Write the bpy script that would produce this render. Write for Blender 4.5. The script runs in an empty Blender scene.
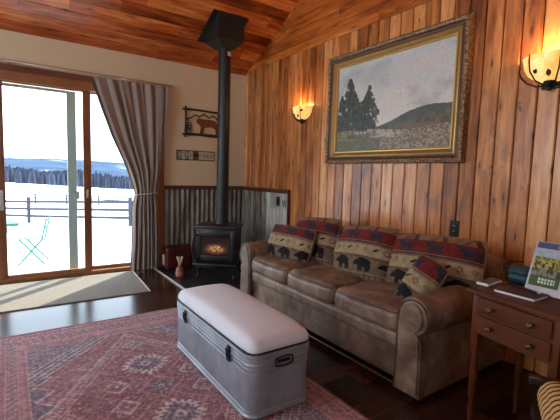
import bpy, bmesh, math, random
import numpy as np
from mathutils import Vector, Matrix, Euler
random.seed(7); rng = np.random.RandomState(7)
SC = bpy.context.scene
COL = SC.collection
PI = math.pi
R = math.radians

# ---------------------------------------------------------------- camera
CAM = Vector((-2.648, -4.713, 1.18)); FPX = 392.04
yaw, pit, rol = R(34.759), R(-5.25), R(-1.723)
fwd = Vector((math.sin(yaw)*math.cos(pit), math.cos(yaw)*math.cos(pit), math.sin(pit)))
rt = Vector((math.cos(yaw), -math.sin(yaw), 0)); up = rt.cross(fwd)
r2 = rt*math.cos(rol) - up*math.sin(rol); u2 = rt*math.sin(rol) + up*math.cos(rol)
cd = bpy.data.cameras.new('camera'); cam = bpy.data.objects.new('camera', cd); COL.objects.link(cam)
cd.sensor_fit = 'HORIZONTAL'; cd.sensor_width = 36; cd.lens = 36*FPX/560; cd.clip_end = 5000; cd.clip_start = .05
M3 = Matrix((r2, u2, -fwd)).transposed()
cam.matrix_world = Matrix.Translation(CAM) @ M3.to_4x4()
SC.camera = cam
SC.view_settings.view_transform = 'Standard'; SC.view_settings.look = 'None'
SC.view_settings.gamma = 1; SC.view_settings.use_curve_mapping = False
SC.view_settings.exposure = 0.98

# ---------------------------------------------------------------- sky, sun, window light
w = bpy.data.worlds.new('sky'); SC.world = w; w.use_nodes = True
nt = w.node_tree; nt.nodes.clear()
wo = nt.nodes.new('ShaderNodeOutputWorld'); bg = nt.nodes.new('ShaderNodeBackground')
tc = nt.nodes.new('ShaderNodeTexCoord'); sp = nt.nodes.new('ShaderNodeSeparateXYZ'); cr = nt.nodes.new('ShaderNodeValToRGB')
nt.links.new(tc.outputs['Generated'], sp.inputs[0]); nt.links.new(sp.outputs[2], cr.inputs[0])
cr.color_ramp.elements[0].position = 0.0; cr.color_ramp.elements[0].color = (.74, .86, 1.0, 1)
cr.color_ramp.elements[1].position = .5; cr.color_ramp.elements[1].color = (.68, .82, 1.0, 1)
nt.links.new(cr.outputs[0], bg.inputs[0]); bg.inputs[1].default_value = 3.0
nt.links.new(bg.outputs[0], wo.inputs[0])

sd = bpy.data.lights.new('sun', 'SUN'); sd.energy = 7; sd.angle = R(.6); sd.color = (1, .93, .80)
so = bpy.data.objects.new('sun', sd); COL.objects.link(so)
el = R(30); sdir = Vector((-.742*math.cos(el), -.67*math.cos(el), -math.sin(el)))
so.rotation_euler = sdir.to_track_quat('-Z', 'Y').to_euler()

def area(name, loc, tgt, sx, sy, e, col, portal=False):
    d = bpy.data.lights.new(name, 'AREA'); d.shape = 'RECTANGLE'; d.size = sx; d.size_y = sy; d.energy = e; d.color = col
    o = bpy.data.objects.new(name, d); COL.objects.link(o); o.location = loc
    o.rotation_euler = (Vector(tgt)-Vector(loc)).to_track_quat('-Z', 'Z').to_euler()
    if portal: d.cycles.is_portal = True
    return o
# daylight of the two windows in the left wall and the one in the back wall (out of frame)
area('window_light', (-5.5, -2.3, 1.75), (-4.5, -2.3, 1.55), 1.8, 1.3, 26, (.90, .95, 1))
area('window_light', (-3.9, -6.85, 1.9), (-3.9, -5.5, 1.75), 1.6, 1.2, 2.5, (.95, .95, 1))
area('warm_fill', (-3.6, -4.6, 2.3), (-3.0, -3.9, 4), .5, .5, 9, (1, .60, .30))  # added warm fill towards the ceiling, no lamp is built for it
area('door_portal', (-2.3, -.02, 1.05), (-2.3, -1, 1.05), 2.2, 2.0, 1, (1, 1, 1), True)

# ---------------------------------------------------------------- node helpers
class N:
    def __init__(s, name):
        s.m = bpy.data.materials.new(name); s.m.use_nodes = True; s.t = s.m.node_tree
        s.b = s.t.nodes['Principled BSDF']
    def n(s, typ, **kw):
        x = s.t.nodes.new(typ)
        for k, v in kw.items():
            if k.startswith('i_'): x.inputs[int(k[2:])].default_value = v
            else: setattr(x, k, v)
        return x
    def l(s, a, b): s.t.links.new(a, b)
    def math(s, op, a, b=None, c=None, clamp=False):
        x = s.n('ShaderNodeMath', operation=op); x.use_clamp = clamp
        for i, v in enumerate((a, b, c)):
            if v is None: continue
            if isinstance(v, (int, float)): x.inputs[i].default_value = v
            else: s.l(v, x.inputs[i])
        return x.outputs[0]
    def comb(s, x, y, z=0):
        c = s.n('ShaderNodeCombineXYZ')
        for i, v in enumerate((x, y, z)):
            if isinstance(v, (int, float)): c.inputs[i].default_value = v
            else: s.l(v, c.inputs[i])
        return c.outputs[0]
    def mix(s, f, a, b, mode='MIX'):
        x = s.n('ShaderNodeMix', data_type='RGBA', blend_type=mode)
        if isinstance(f, (int, float)): x.inputs[0].default_value = f
        else: s.l(f, x.inputs[0])
        for i, v in ((6, a), (7, b)):
            if isinstance(v, tuple): x.inputs[i].default_value = (*v[:3], 1)
            else: s.l(v, x.inputs[i])
        return x.outputs[2]
    def ramp(s, f, stops):
        x = s.n('ShaderNodeValToRGB'); e = x.color_ramp.elements
        while len(e) < len(stops): e.new(.5)
        for i, (p, c) in enumerate(stops):
            e[i].position = p; e[i].color = (*c, 1) if len(c) == 3 else c
        s.l(f, x.inputs[0]); return x.outputs[0]
    def noise(s, vec, scale=5, detail=4, rough=.55, dist=0):
        x = s.n('ShaderNodeTexNoise'); x.inputs['Scale'].default_value = scale; x.inputs['Detail'].default_value = detail
        x.inputs['Roughness'].default_value = rough; x.inputs['Distortion'].default_value = dist
        if vec is not None: s.l(vec, x.inputs['Vector'])
        return x.outputs['Fac']
    def bump(s, h, st=.2, d=.01):
        x = s.n('ShaderNodeBump'); x.inputs['Strength'].default_value = st; x.inputs['Distance'].default_value = d
        s.l(h, x.inputs['Height']); s.l(x.outputs[0], s.b.inputs['Normal'])
    def pos(s):
        g = s.n('ShaderNodeNewGeometry'); q = s.n('ShaderNodeSeparateXYZ'); s.l(g.outputs['Position'], q.inputs[0]); return g.outputs['Position'], q.outputs
    def obj(s):
        g = s.n('ShaderNodeTexCoord'); q = s.n('ShaderNodeSeparateXYZ'); s.l(g.outputs['Object'], q.inputs[0]); return g.outputs['Object'], q.outputs
    def base(s, c, rough=.6, metal=0, spec=None):
        if isinstance(c, tuple): s.b.inputs['Base Color'].default_value = (*c[:3], 1)
        else: s.l(c, s.b.inputs['Base Color'])
        if isinstance(rough, (int, float)): s.b.inputs['Roughness'].default_value = rough
        else: s.l(rough, s.b.inputs['Roughness'])
        s.b.inputs['Metallic'].default_value = metal
        if spec is not None: s.b.inputs['Specular IOR Level'].default_value = spec
        return s

def simple(name, c, rough=.6, metal=0, var=.12, scale=20, bump=.08, spec=None):
    s = N(name); v, _ = s.obj(); f = s.noise(v, scale, 4)
    c2 = s.mix(s.math('MULTIPLY', f, 1), tuple(x*(1-var*1.5) for x in c), tuple(min(1, x*(1+var)) for x in c))
    s.base(c2, rough, metal, spec)
    if bump: s.bump(f, bump, .004)
    return s.m

def boards(name, across, along, width, off, L, dark, mid, light, rough=.45, uscale=1.0, knot=.5, grain=.6, spec=.4, obj=False, vary=1.0, stain=0):
    s = N(name); _, q = (s.obj() if obj else s.pos())
    u = q['XYZ'.index(across)]; v = q['XYZ'.index(along)]
    if uscale != 1: u = s.math('MULTIPLY', u, uscale)
    idx = s.math('FLOOR', s.math('DIVIDE', s.math('ADD', u, off), width))
    wn = s.n('ShaderNodeTexWhiteNoise', noise_dimensions='1D'); s.l(idx, wn.inputs['W'])
    seg = s.math('FLOOR', s.math('DIVIDE', s.math('ADD', v, s.math('MULTIPLY', wn.outputs[0], 7.3)), L))
    wn2 = s.n('ShaderNodeTexWhiteNoise', noise_dimensions='2D'); s.l(s.comb(idx, seg), wn2.inputs['Vector'])
    r = wn2.outputs[0]
    offv = s.math('MULTIPLY', r, 37.0)
    kn = s.n('ShaderNodeTexVoronoi', voronoi_dimensions='2D'); kn.inputs['Scale'].default_value = 1
    s.l(s.comb(s.math('ADD', s.math('MULTIPLY', u, 6.5), offv), s.math('ADD', s.math('MULTIPLY', v, 1.7), offv)), kn.inputs['Vector'])
    kd = kn.outputs['Distance']
    kmask = s.ramp(kd, [(0, (1, 1, 1)), (.035, (.8, .8, .8)), (.06, (.3, .3, .3)), (.16, (0, 0, 0))])
    gv = s.comb(s.math('ADD', s.math('MULTIPLY', u, 16), offv), s.math('ADD', s.math('MULTIPLY', v, 1.3), offv), s.math('MULTIPLY', kd, 1.2))
    g = s.noise(gv, 1.6, 5, .6, .5)
    g2 = s.noise(s.comb(s.math('MULTIPLY', u, 5), s.math('MULTIPLY', v, 1.1), offv), 1.3, 3)
    t = s.math('ADD', s.math('MULTIPLY', s.math('SUBTRACT', g, .5), 1.3*grain), s.math('ADD', s.math('MULTIPLY', s.math('SUBTRACT', r, .5), .62*vary), s.math('ADD', s.math('MULTIPLY', s.math('SUBTRACT', g2, .5), .8), .5)))
    c = s.ramp(t, [(.12, dark), (.5, mid), (.92, light)])
    kcol = tuple(x*.22 for x in dark)
    if stain:
        n3 = s.noise(s.comb(s.math('ADD', s.math('MULTIPLY', u, 7), offv), s.math('ADD', s.math('MULTIPLY', v, 3.2), offv)), 1.0, 4, .6, .8)
        c = s.mix(s.math('MULTIPLY', s.ramp(n3, [(.57, (0, 0, 0)), (.70, (1, 1, 1))]), stain), c, srgb(96, 74, 66))
        n4 = s.noise(s.comb(s.math('ADD', s.math('MULTIPLY', u, 22), offv), s.math('ADD', s.math('MULTIPLY', v, 12), offv)), 1.0, 2, .5, .3)
        c = s.mix(s.math('MULTIPLY', s.ramp(n4, [(.70, (0, 0, 0)), (.76, (1, 1, 1))]), .8), c, kcol)
    c = s.mix(s.math('MULTIPLY', kmask, knot), c, kcol)
    s.base(c, rough, 0, spec); s.bump(g, .12, .003)
    return s.m

def attr_mat(name, rough=.9, metal=0, bump=.3, scale=400, sheen=0, spec=.3):
    s = N(name); a = s.n('ShaderNodeAttribute', attribute_name='pattern'); v, _ = s.obj()
    f = s.noise(v, scale, 2)
    c = s.mix(1.0, a.outputs['Color'], s.ramp(f, [(.3, (.8, .8, .8)), (.7, (1.1, 1.1, 1.1))]), 'MULTIPLY')
    s.base(c, rough, metal, spec); s.bump(f, bump, .002)
    if sheen: s.b.inputs['Sheen Weight'].default_value = sheen
    return s.m

def emit(name, c, st):
    s = N(name); s.base(c, .5); s.b.inputs['Emission Color'].default_value = (*c, 1); s.b.inputs['Emission Strength'].default_value = st
    return s.m

# ---------------------------------------------------------------- object helpers
def link(o, parent=None, kind=None):
    COL.objects.link(o)
    if parent: o.parent = parent
    if kind: o['kind'] = kind
    return o
def mk(name, bm, mat, parent=None, kind=None, smooth=False, loc=None, rot=None):
    me = bpy.data.meshes.new(name); bmesh.ops.recalc_face_normals(bm, faces=bm.faces); bm.to_mesh(me); bm.free()
    if smooth:
        for p in me.polygons: p.use_smooth = True
        try: me.set_sharp_from_angle(angle=R(40))
        except Exception: pass
    for m_ in (mat if isinstance(mat, (list, tuple)) else [mat]): me.materials.append(m_)
    o = bpy.data.objects.new(name, me)
    if loc is not None: o.location = loc
    if rot is not None: o.rotation_euler = rot
    return link(o, parent, kind)
def thing(name, label, cat, loc=(0, 0, 0), rotz=0, group=None):
    o = bpy.data.objects.new(name, None); o.empty_display_size = .1; o.location = loc; o.rotation_euler = (0, 0, rotz)
    COL.objects.link(o); return tag(o, label, cat, group)
def tag(o, label, cat, group=None, kind=None):
    o['label'] = label; o['category'] = cat
    if group: o['group'] = group
    if kind: o['kind'] = kind
    return o
def BM(): return bmesh.new()
def box(bm, a, b, bev=0, M=None, seg=2):
    a, b = Vector(a), Vector(b); r = bmesh.ops.create_cube(bm, size=1)
    mt = Matrix.Translation((a+b)/2) @ Matrix.Diagonal((*[abs(x) for x in (b-a)], 1))
    bmesh.ops.transform(bm, matrix=mt, verts=r['verts'])
    vs = r['verts']
    if bev:
        es = list({e for v in vs for e in v.link_edges})
        q = bmesh.ops.bevel(bm, geom=es, offset=bev, segments=seg, affect='EDGES', profile=.5)
        vs = list({v for f in q['faces'] for v in f.verts} | {v for v in vs if v.is_valid})
    if M is not None: bmesh.ops.transform(bm, matrix=M, verts=vs)
    return vs
def lathe(bm, prof, n=24, M=None, a0=0, a1=2*PI):
    full = abs(a1-a0-2*PI) < 1e-6; rings = []
    for r, z in prof:
        ring = []
        for i in range(n if full else n+1):
            a = a0+(a1-a0)*i/n; ring.append(bm.verts.new((r*math.cos(a), r*math.sin(a), z)))
        rings.append(ring)
    m = len(rings[0])
    for a, b in zip(rings, rings[1:]):
        for i in range(m if full else m-1):
            j = (i+1) % m; bm.faces.new((a[i], a[j], b[j], b[i]))
    if full:
        for k, q in ((0, 1), (-1, -1)):
            if prof[k][0] > 1e-4: bm.faces.new(rings[k][::-q])
    vs = [v for r_ in rings for v in r_]
    if M is not None: bmesh.ops.transform(bm, matrix=M, verts=vs)
    if full: bmesh.ops.remove_doubles(bm, verts=vs, dist=1e-5)
    return vs
def tube(bm, pts, rad, n=8, closed=False, cap=True):
    pts = [Vector(p) for p in pts]; m = len(pts); rings = []; prev = None
    for i, p in enumerate(pts):
        if closed: d = pts[(i+1) % m]-pts[i-1]
        else: d = pts[min(i+1, m-1)]-pts[max(i-1, 0)]
        d.normalize()
        if prev is None:
            a = Vector((0, 0, 1)) if abs(d.z) < .9 else Vector((1, 0, 0)); x = d.cross(a).normalized()
        else: x = (prev - d*prev.dot(d)).normalized()
        prev = x; y = d.cross(x)
        rr = rad[i] if isinstance(rad, (list, tuple)) else rad
        rings.append([bm.verts.new(p+(x*math.cos(2*PI*k/n)+y*math.sin(2*PI*k/n))*rr) for k in range(n)])
    for i in range(m if closed else m-1):
        a, b = rings[i], rings[(i+1) % m]
        for k in range(n): bm.faces.new((a[k], a[(k+1) % n], b[(k+1) % n], b[k]))
    if not closed and cap:
        bm.faces.new(rings[0][::-1]); bm.faces.new(rings[-1])
def prism(bm, poly, d, M=None):
    """poly in XY, extruded from z=0 to z=d"""
    a = [bm.verts.new((x, y, 0)) for x, y in poly]; b = [bm.verts.new((x, y, d)) for x, y in poly]; n = len(poly)
    bm.faces.new(a[::-1]); bm.faces.new(b)
    for i in range(n): bm.faces.new((a[i], a[(i+1) % n], b[(i+1) % n], b[i]))
    if M is not None: bmesh.ops.transform(bm, matrix=M, verts=a+b)
def rbox(bm, size, r, n=10, puff=(0, 0, 0), M=None):
    """rounded box centred at the origin with puffed faces"""
    h = [s/2 for s in size]; ax = []
    for k in range(3):
        e = [0, .3, .62, 1]; lo = [-h[k]+r*x for x in e]; mid = [-(h[k]-r)+2*(h[k]-r)*i/n for i in range(1, n)]
        ax.append(lo+mid+[-x for x in lo[::-1]])
    vm = {}
    def V(p):
        key = tuple(round(x, 5) for x in p)
        if key in vm: return vm[key]
        q = Vector(p); inn = Vector([max(-(h[k]-r), min(h[k]-r, q[k])) for k in range(3)]); d = q-inn
        d = d.normalized()*r if d.length > 1e-9 else d
        o = inn+d
        for k in range(3):
            if puff[k]:
                i, j = [x for x in range(3) if x != k]
                o[k] += puff[k]*(q[k]/h[k])*max(0, 1-(q[i]/h[i])**2)**.6*max(0, 1-(q[j]/h[j])**2)**.6
        vm[key] = bm.verts.new(o); return vm[key]
    for k in range(3):
        i, j = [x for x in range(3) if x != k]
        for sgn in (-1, 1):
            for a0, a1 in zip(ax[i], ax[i][1:]):
                for b0, b1 in zip(ax[j], ax[j][1:]):
                    ps = []
                    for (s_, t_) in ((a0, b0), (a1, b0), (a1, b1), (a0, b1)):
                        p = [0, 0, 0]; p[k] = sgn*h[k]; p[i] = s_; p[j] = t_; ps.append(V(p))
                    try: bm.faces.new(ps)
                    except ValueError: pass
    if M is not None: bmesh.ops.transform(bm, matrix=M, verts=list(vm.values()))
def pattern_mesh(name, co, faces, colors, mat, parent=None, smooth=False, **kw):
    me = bpy.data.meshes.new(name); me.from_pydata([tuple(c) for c in co], [], faces)
    at = me.color_attributes.new('pattern', 'FLOAT_COLOR', 'POINT')
    buf = np.ones((len(co), 4), np.float32); buf[:, :3] = colors; at.data.foreach_set('color', buf.ravel())
    if smooth:
        for p in me.polygons: p.use_smooth = True
    me.materials.append(mat); o = bpy.data.objects.new(name, me)
    if 'loc' in kw: o.location = kw['loc']
    if 'rot' in kw: o.rotation_euler = kw['rot']
    return link(o, parent)
def grid_faces(nu, nv, o=0, flip=False):
    f = []
    for j in range(nv-1):
        for i in range(nu-1):
            a = o+j*nu+i; q = (a, a+1, a+nu+1, a+nu); f.append(q[::-1] if flip else q)
    return f
def vnoise(x, y, seed=0):
    def h(i, j):
        n = (i*374761393+j*668265263+seed*982451653) & 0x7fffffff
        n = ((n ^ (n >> 13))*1274126177) & 0x7fffffff
        return ((n ^ (n >> 16)) & 0xffff)/65535.
    xi = np.floor(x).astype(np.int64); yi = np.floor(y).astype(np.int64); fx = x-xi; fy = y-yi
    fx = fx*fx*(3-2*fx); fy = fy*fy*(3-2*fy)
    return (h(xi, yi)*(1-fx)+h(xi+1, yi)*fx)*(1-fy)+(h(xi, yi+1)*(1-fx)+h(xi+1, yi+1)*fx)*fy
def fbm(x, y, o=4, seed=0):
    s = 0; a = .5; t = 0
    for k in range(o): s = s+a*vnoise(x*2**k, y*2**k, seed+k); t += a; a *= .5
    return s/t
def srgb(r, g, b):
    return tuple(((c/255)/12.92 if c/255 <= .04045 else ((c/255+.055)/1.055)**2.4) for c in (r, g, b))

# ---------------------------------------------------------------- materials
m_wallboards = boards('pine_boards_vertical', 'Y', 'Z', .1175, .066, 9, srgb(112, 58, 22), srgb(190, 120, 62), srgb(236, 174, 112), .31, knot=.95, vary=.8, grain=.85, stain=.5, spec=.55)
m_gable = boards('pine_boards_horizontal', 'Z', 'Y', .1175, 0, 2.4, srgb(132, 62, 20), srgb(192, 108, 44), srgb(228, 154, 82), .36, grain=.9, knot=.8, obj=False)
m_ceil = boards('pine_ceiling_boards', 'Y', 'X', .14, 0, 2.3, srgb(98, 36, 12), srgb(180, 86, 34), srgb(232, 150, 80), .33, grain=.9, uscale=math.hypot(1, .5), knot=.8, vary=1.05)
m_floor = boards('dark_plank_floor', 'Y', 'X', .125, 0, 1.3, srgb(26, 13, 9), srgb(50, 27, 17), srgb(78, 46, 31), .2, knot=.3, spec=.34)
m_trimwood = boards('door_wood', 'Y', 'X', .5, 0, 9, srgb(98, 60, 32), srgb(138, 90, 54), srgb(172, 120, 78), .4, knot=0)
m_trimwood_v = boards('door_wood_upright', 'X', 'Z', .5, 0, 9, srgb(78, 44, 24), srgb(116, 70, 40), srgb(150, 98, 60), .4, knot=0)
m_casing = boards('dark_casing_wood', 'Z', 'X', .5, 0, 9, srgb(60, 28, 18), srgb(88, 46, 30), srgb(120, 68, 46), .5, knot=0)
m_cap = boards('cap_wood_and_end_shade', 'Z', 'X', .5, 0, 9, srgb(40, 20, 14), srgb(66, 34, 24), srgb(92, 54, 38), .6, knot=0)
m_plaster = simple('tan_plaster', srgb(208, 192, 160), .85, 0, .03, 60, .06)
m_dark = simple('dark_gap', (.012, .007, .005), .9)
m_iron = simple('black_iron', (.012, .012, .013), .45, .3, .2, 60, .1)
m_stovei = simple('stove_black', (.014, .015, .017), .38, .2, .2, 40, .15)
m_pipe = simple('stovepipe_black', (.014, .017, .019), .42, .1, .1, 30, .05)
m_bronze = simple('rusty_brown_iron', (.05, .028, .02), .6, .3, .3, 60, .2)
m_cloth = simple('taupe_curtain_cloth', srgb(150, 140, 132), .9, 0, .06, 300, .2)
m_white = simple('white_paint', (.8, .8, .78), .5)
m_cord = simple('tie_cord', srgb(200, 190, 175), .8)
m_alu = simple('grey_aluminium', srgb(160, 182, 178), .4, .3, .05)
m_chrome = simple('brushed_nickel', (.6, .58, .54), .3, 1, .05)
m_brass = simple('aged_brass', (.22, .15, .07), .4, 1, .2)
m_cushw = simple('cream_cloth', srgb(224, 230, 238), .9, 0, .05, 250, .2)
m_mint = simple('mint_paint', srgb(20, 105, 88), .5)
m_fencewood = simple('weathered_fence', srgb(48, 50, 58), .8, 0, .2)
m_tablewood = boards('dark_cherry_wood', 'Z', 'Y', .4, 0, 9, srgb(34, 14, 5), srgb(66, 30, 13), srgb(98, 50, 24), .45, spec=.22, knot=0, obj=True)
m_chairwood = simple('dark_walnut', (.035, .016, .012), .3, 0, .3)
m_black = simple('black_plastic', (.01, .01, .01), .3)
m_red = simple('maroon_enamel', (.07, .006, .008), .45, 0, .3)
m_amber = simple('amber_glass', (.22, .08, .035), .2, 0, .2)
m_reed = simple('pale_wood', srgb(226, 190, 165), .7)
m_cover = simple('brown_book_cover', srgb(72, 38, 30), .4)
m_paper = simple('paper', (.8, .8, .8), .8)
m_teal = simple('teal_weave', (.006, .06, .075), .5, 0, .6, 90, .5)

def leather(name, d, m_, l, rough=.42):
    s = N(name); v, _ = s.obj(); f = s.noise(v, 7, 6, .65, .6); f2 = s.noise(v, 90, 3)
    c = s.ramp(f, [(.28, d), (.5, m_), (.72, l)])
    s.base(c, rough, 0, .45); s.bump(s.math('ADD', f2, f), .22, .006); return s.m
m_leather = leather('distressed_brown_leather', srgb(74, 56, 45), srgb(120, 96, 79), srgb(160, 135, 112))
m_welt = leather('dark_leather_welt', srgb(58, 40, 30), srgb(84, 60, 46), srgb(110, 82, 62))

def tin(name, base, rust=.5, stretch='Z', rough=.42, metal=.75):
    s = N(name); v, q = s.obj()
    n1 = s.noise(s.comb(s.math('MULTIPLY', q[0], 14), s.math('MULTIPLY', q[1], 14), s.math('MULTIPLY', q[2], 1.6)), 1.4, 5, .65)
    n2 = s.noise(v, 5, 5, .7)
    c = s.mix(s.ramp(n2, [(.3, (0, 0, 0)), (.7, (1, 1, 1))]), tuple(x*.6 for x in base), base)
    rm = s.ramp(n1, [(.46, (0, 0, 0)), (.60, (1, 1, 1))])
    c = s.mix(s.math('MULTIPLY', rm, rust), c, (.09, .045, .028))
    s.base(c, rough, metal); s.bump(n2, .1, .004); return s.m
m_tin = tin('weathered_corrugated_tin', (.30, .30, .26), .9, rough=.5, metal=.55)
m_tin2 = tin('pale_tin_panel', (.60, .62, .55), .25, metal=.2)
m_galv = tin('galvanised_steel', (.46, .51, .58), .08, rough=.5, metal=.6)
m_galvd = simple('dark_rim_metal', (.05, .05, .055), .4, .8)

# ================================================================= SETTING
S = .5; RID = -3.4; ZC = 2.47; LX = -5.6; BY = -6.9
zr = ZC - S*RID
# floor
bm = BM(); box(bm, (LX, BY, -.12), (.02, .0, 0)); mk('floor', bm, m_floor, kind='structure')
# wall with the sliding door (far wall)
DX0, DX1, DZ = -4.05, -1.12, 2.15
bm = BM()
box(bm, (LX, 0, -.12), (DX0, .15, ZC+.06)); box(bm, (DX1, 0, -.12), (.12, .15, ZC+.06)); box(bm, (DX0, 0, DZ), (DX1, .15, ZC+.06)); box(bm, (DX0, 0, -.5), (DX1, .15, 0.0))
mk('wall_far', bm, m_plaster, kind='structure')
# wood wall (right): backing + boards, one mesh
bm = BM()
box(bm, (.018, BY, -.12), (.12, .0, 2.5))
prism(bm, [(0-.0, 2.5), (-BY, 2.5), (-BY, ZC-S*0+.0), (-RID, zr+.1), (0, ZC)], .1, Matrix(((0, 0, 1, .018), (-1, 0, 0, 0), (0, 1, 0, 0), (0, 0, 0, 1))))
for f in bm.faces: f.material_index = 1
nb = len(bm.faces)
y = -.066+.1175
while y > BY:
    y0 = min(0, y); y1 = max(BY, y-.1175)
    if y0-y1 > .01:
        vs = box(bm, (0, y1+.003, 0), (.0175, y0-.003, 2.52), .006, seg=1)
    y -= .1175
bm.faces.ensure_lookup_table()
z = 2.52; w_ = .1175
while z < zr:
    # board between z and z+w, clipped to the gable
    zt = min(z+w_-.003, zr-.01)
    ya = -max(0, (zt-ZC)/S) ; yb = 2*RID+max(0, (zt-ZC)/S)
    yb = max(yb, BY)
    if ya > yb+.05: box(bm, (-.010, yb-.18, z), (.017, min(0, ya+.18), zt), .004, seg=1)
    z += w_
me_faces = list(bm.faces)
for f in me_faces:
    c = f.calc_center_median()
    if f.material_index == 1 and c.x < .0178: f.material_index = 0
for f in me_faces[nb:]: f.material_index = 2 if f.calc_center_median().z > 2.525 else 0
o = mk('wall_right', bm, [m_wallboards, m_dark, m_gable], kind='structure')
# other walls
def wallwin(name, plane, p, a0, a1, wins, h):
    bm = BM(); t = .12
    def bb(u0, u1, z0, z1):
        if u1-u0 < .01 or z1-z0 < .01: return
        if plane == 'X': box(bm, (p-t, u0, z0), (p, u1, z1))
        else: box(bm, (u0, p-t, z0), (u1, p, z1))
    cur = a0
    for (b0, b1, z0, z1) in wins:
        bb(cur, b0, 0, h); bb(b0, b1, 0, z0); bb(b0, b1, z1, h); cur = b1
    bb(cur, a1, 0, h); mk(name, bm, m_plaster, kind='structure')
wallwin('wall_left', 'X', LX, BY, 0, [(-3.2, -1.4, 1.1, 2.4)], 4.6)
wallwin('wall_near', 'Y', BY, LX, 0, [(-4.7, -3.1, 1.3, 2.5)], 2.8)
# ceiling: two slopes of tongue and groove boards
bm = BM()
L = math.hypot(1, S); ang = math.atan(S)
def ceil_slope(y_start, sign):
    run = abs(RID)+.0; total = run*L; n = int(total/.14)+1
    for i in range(n):
        t0 = i*.14; t1 = min((i+1)*.14-.003, total+.02)
        if t1 <= t0: break
        ya, za = t0/L, t0/L*S; yb, zb = t1/L, t1/L*S
        # slab
        nx = Vector((0, sign*S/L, 1/L)) if True else 0
        P = [Vector((LX, y_start-sign*ya, ZC+za)), Vector((0.0, y_start-sign*ya, ZC+za)), Vector((0.0, y_start-sign*yb, ZC+zb)), Vector((LX, y_start-sign*yb, ZC+zb))]
        c = .003
        d = (P[2]-P[1]).normalized()
        low = [bm.verts.new(v) for v in (P[0]+d*c, P[1]+d*c, P[2]-d*c, P[3]-d*c)]
        mid = [bm.verts.new(v+nx*c) for v in P]; top = [bm.verts.new(v+nx*.02) for v in P]
        bm.faces.new(low)
        for A, B in ((low, mid), (mid, top)):
            for k in range(4): bm.faces.new((A[k], A[(k+1) % 4], B[(k+1) % 4], B[k]))
        bm.faces.new(top[::-1])
ceil_slope(0, 1); ceil_slope(2*RID, -1)
nb = len(bm.faces)
prism(bm, [(0.15, ZC-.06+.03), (RID, zr+.03), (2*RID-.15, ZC-.06+.03), (2*RID-.15, ZC+.1), (RID, zr+.2), (.15, ZC+.1)], -LX+.3, Matrix(((0, 0, 1, LX-.15), (1, 0, 0, 0), (0, 1, 0, 0), (0, 0, 0, 1))))
bm.faces.ensure_lookup_table()
for f in list(bm.faces)[nb:]: f.material_index = 1
mk('ceiling', bm, [m_ceil, m_dark], kind='structure')
# thin crown bead on the ledge between upright and horizontal boards
bm = BM(); box(bm, (-.016, -6.8, 2.505), (-.0005, -.0, 2.525), .004); mk('trim_1', bm, m_gable, kind='structure')

# sliding door -------------------------------------------------
bm = BM()
box(bm, (DX0-.09, -.03, 2.095), (-1.10, .0, 2.155), .004); box(bm, (DX0-.09, -.03, 0), (DX0, 0, 2.095), .004)
mk('trim_2', bm, m_casing, kind='structure')
bm = BM(); box(bm, (-1.2, -.035, 0), (-1.105, -.0, 2.095), .006); mk('trim_3', bm, m_trimwood_v, kind='structure')
bm = BM()
box(bm, (DX0, -.022, 2.0), (-1.2, .13, 2.095), .003); box(bm, (DX0, -.022, .0), (-1.2, .13, .045), .004)
box(bm, (-1.24, -.02, .045), (-1.2, .13, 2.0)); box(bm, (DX0, -.02, .045), (DX0+.06, .13, 2.0))
door = mk('door_1', bm, m_trimwood, kind='structure')
def panel(x0, x1, y, nm):
    bm = BM(); s0 = .07
    box(bm, (x0, y, .045), (x0+s0, y+.04, 2.0), .004); box(bm, (x1-s0, y, .045), (x1, y+.04, 2.0), .004)
    p = mk(nm, bm, m_trimwood_v, door)
    bm = BM(); box(bm, (x0+s0, y, .045), (x1-s0, y+.04, .08), .003); box(bm, (x0+s0, y, 1.985), (x1-s0, y+.04, 2.0), .002)
    mk('door_rail', bm, m_trimwood, p)
    g = N('door_glass'); g.base((1, 1, 1), 0.0); g.t.nodes.remove(g.b)
    tr = g.n('ShaderNodeBsdfTransparent'); gl = g.n('ShaderNodeBsdfGlossy'); gl.inputs['Roughness'].default_value = .02
    mx = g.n('ShaderNodeMixShader', i_0=.04); g.l(tr.outputs[0], mx.inputs[1]); g.l(gl.outputs[0], mx.inputs[2])
    g.l(mx.outputs[0], g.t.nodes['Material Output'].inputs[0]); tr.inputs[0].default_value = (.97, .99, .985, 1)
    bm = BM(); box(bm, (x0+s0, y+.017, .08), (x1-s0, y+.023, 1.985)); mk('door_glass', bm, g.m, p)
    return p
pl = panel(-2.745, -1.905, .0, 'door_panel'); panel(-1.96, -1.24, .05, 'door_panel'); panel(-4.0, -2.70, .05, 'door_panel')
# grey outer stile of the screen panel
bm = BM(); box(bm, (-2.115, .135, .02), (-2.025, .16, 2.0), .004); box(bm, (-2.9, .135, 1.97), (-2.115, .16, 2.0)); box(bm, (-2.9, .135, .02), (-2.115, .16, .04))
box(bm, (-2.025, .135, .84), (-2.0, .155, .92), .004)
mk('screen_door_frame', bm, m_alu, door)
# handles
bm = BM(); rbox(bm, (.03, .02, .20), .009, 4, M=Matrix.Translation((-2.712, -.013, .84))); mk('door_handle', bm, m_chrome, pl, smooth=True)
bm = BM(); rbox(bm, (.022, .012, .09), .005, 4, M=Matrix.Translation((-1.94, -.007, .90))); mk('door_latch', bm, m_chrome, pl, smooth=True)

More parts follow.
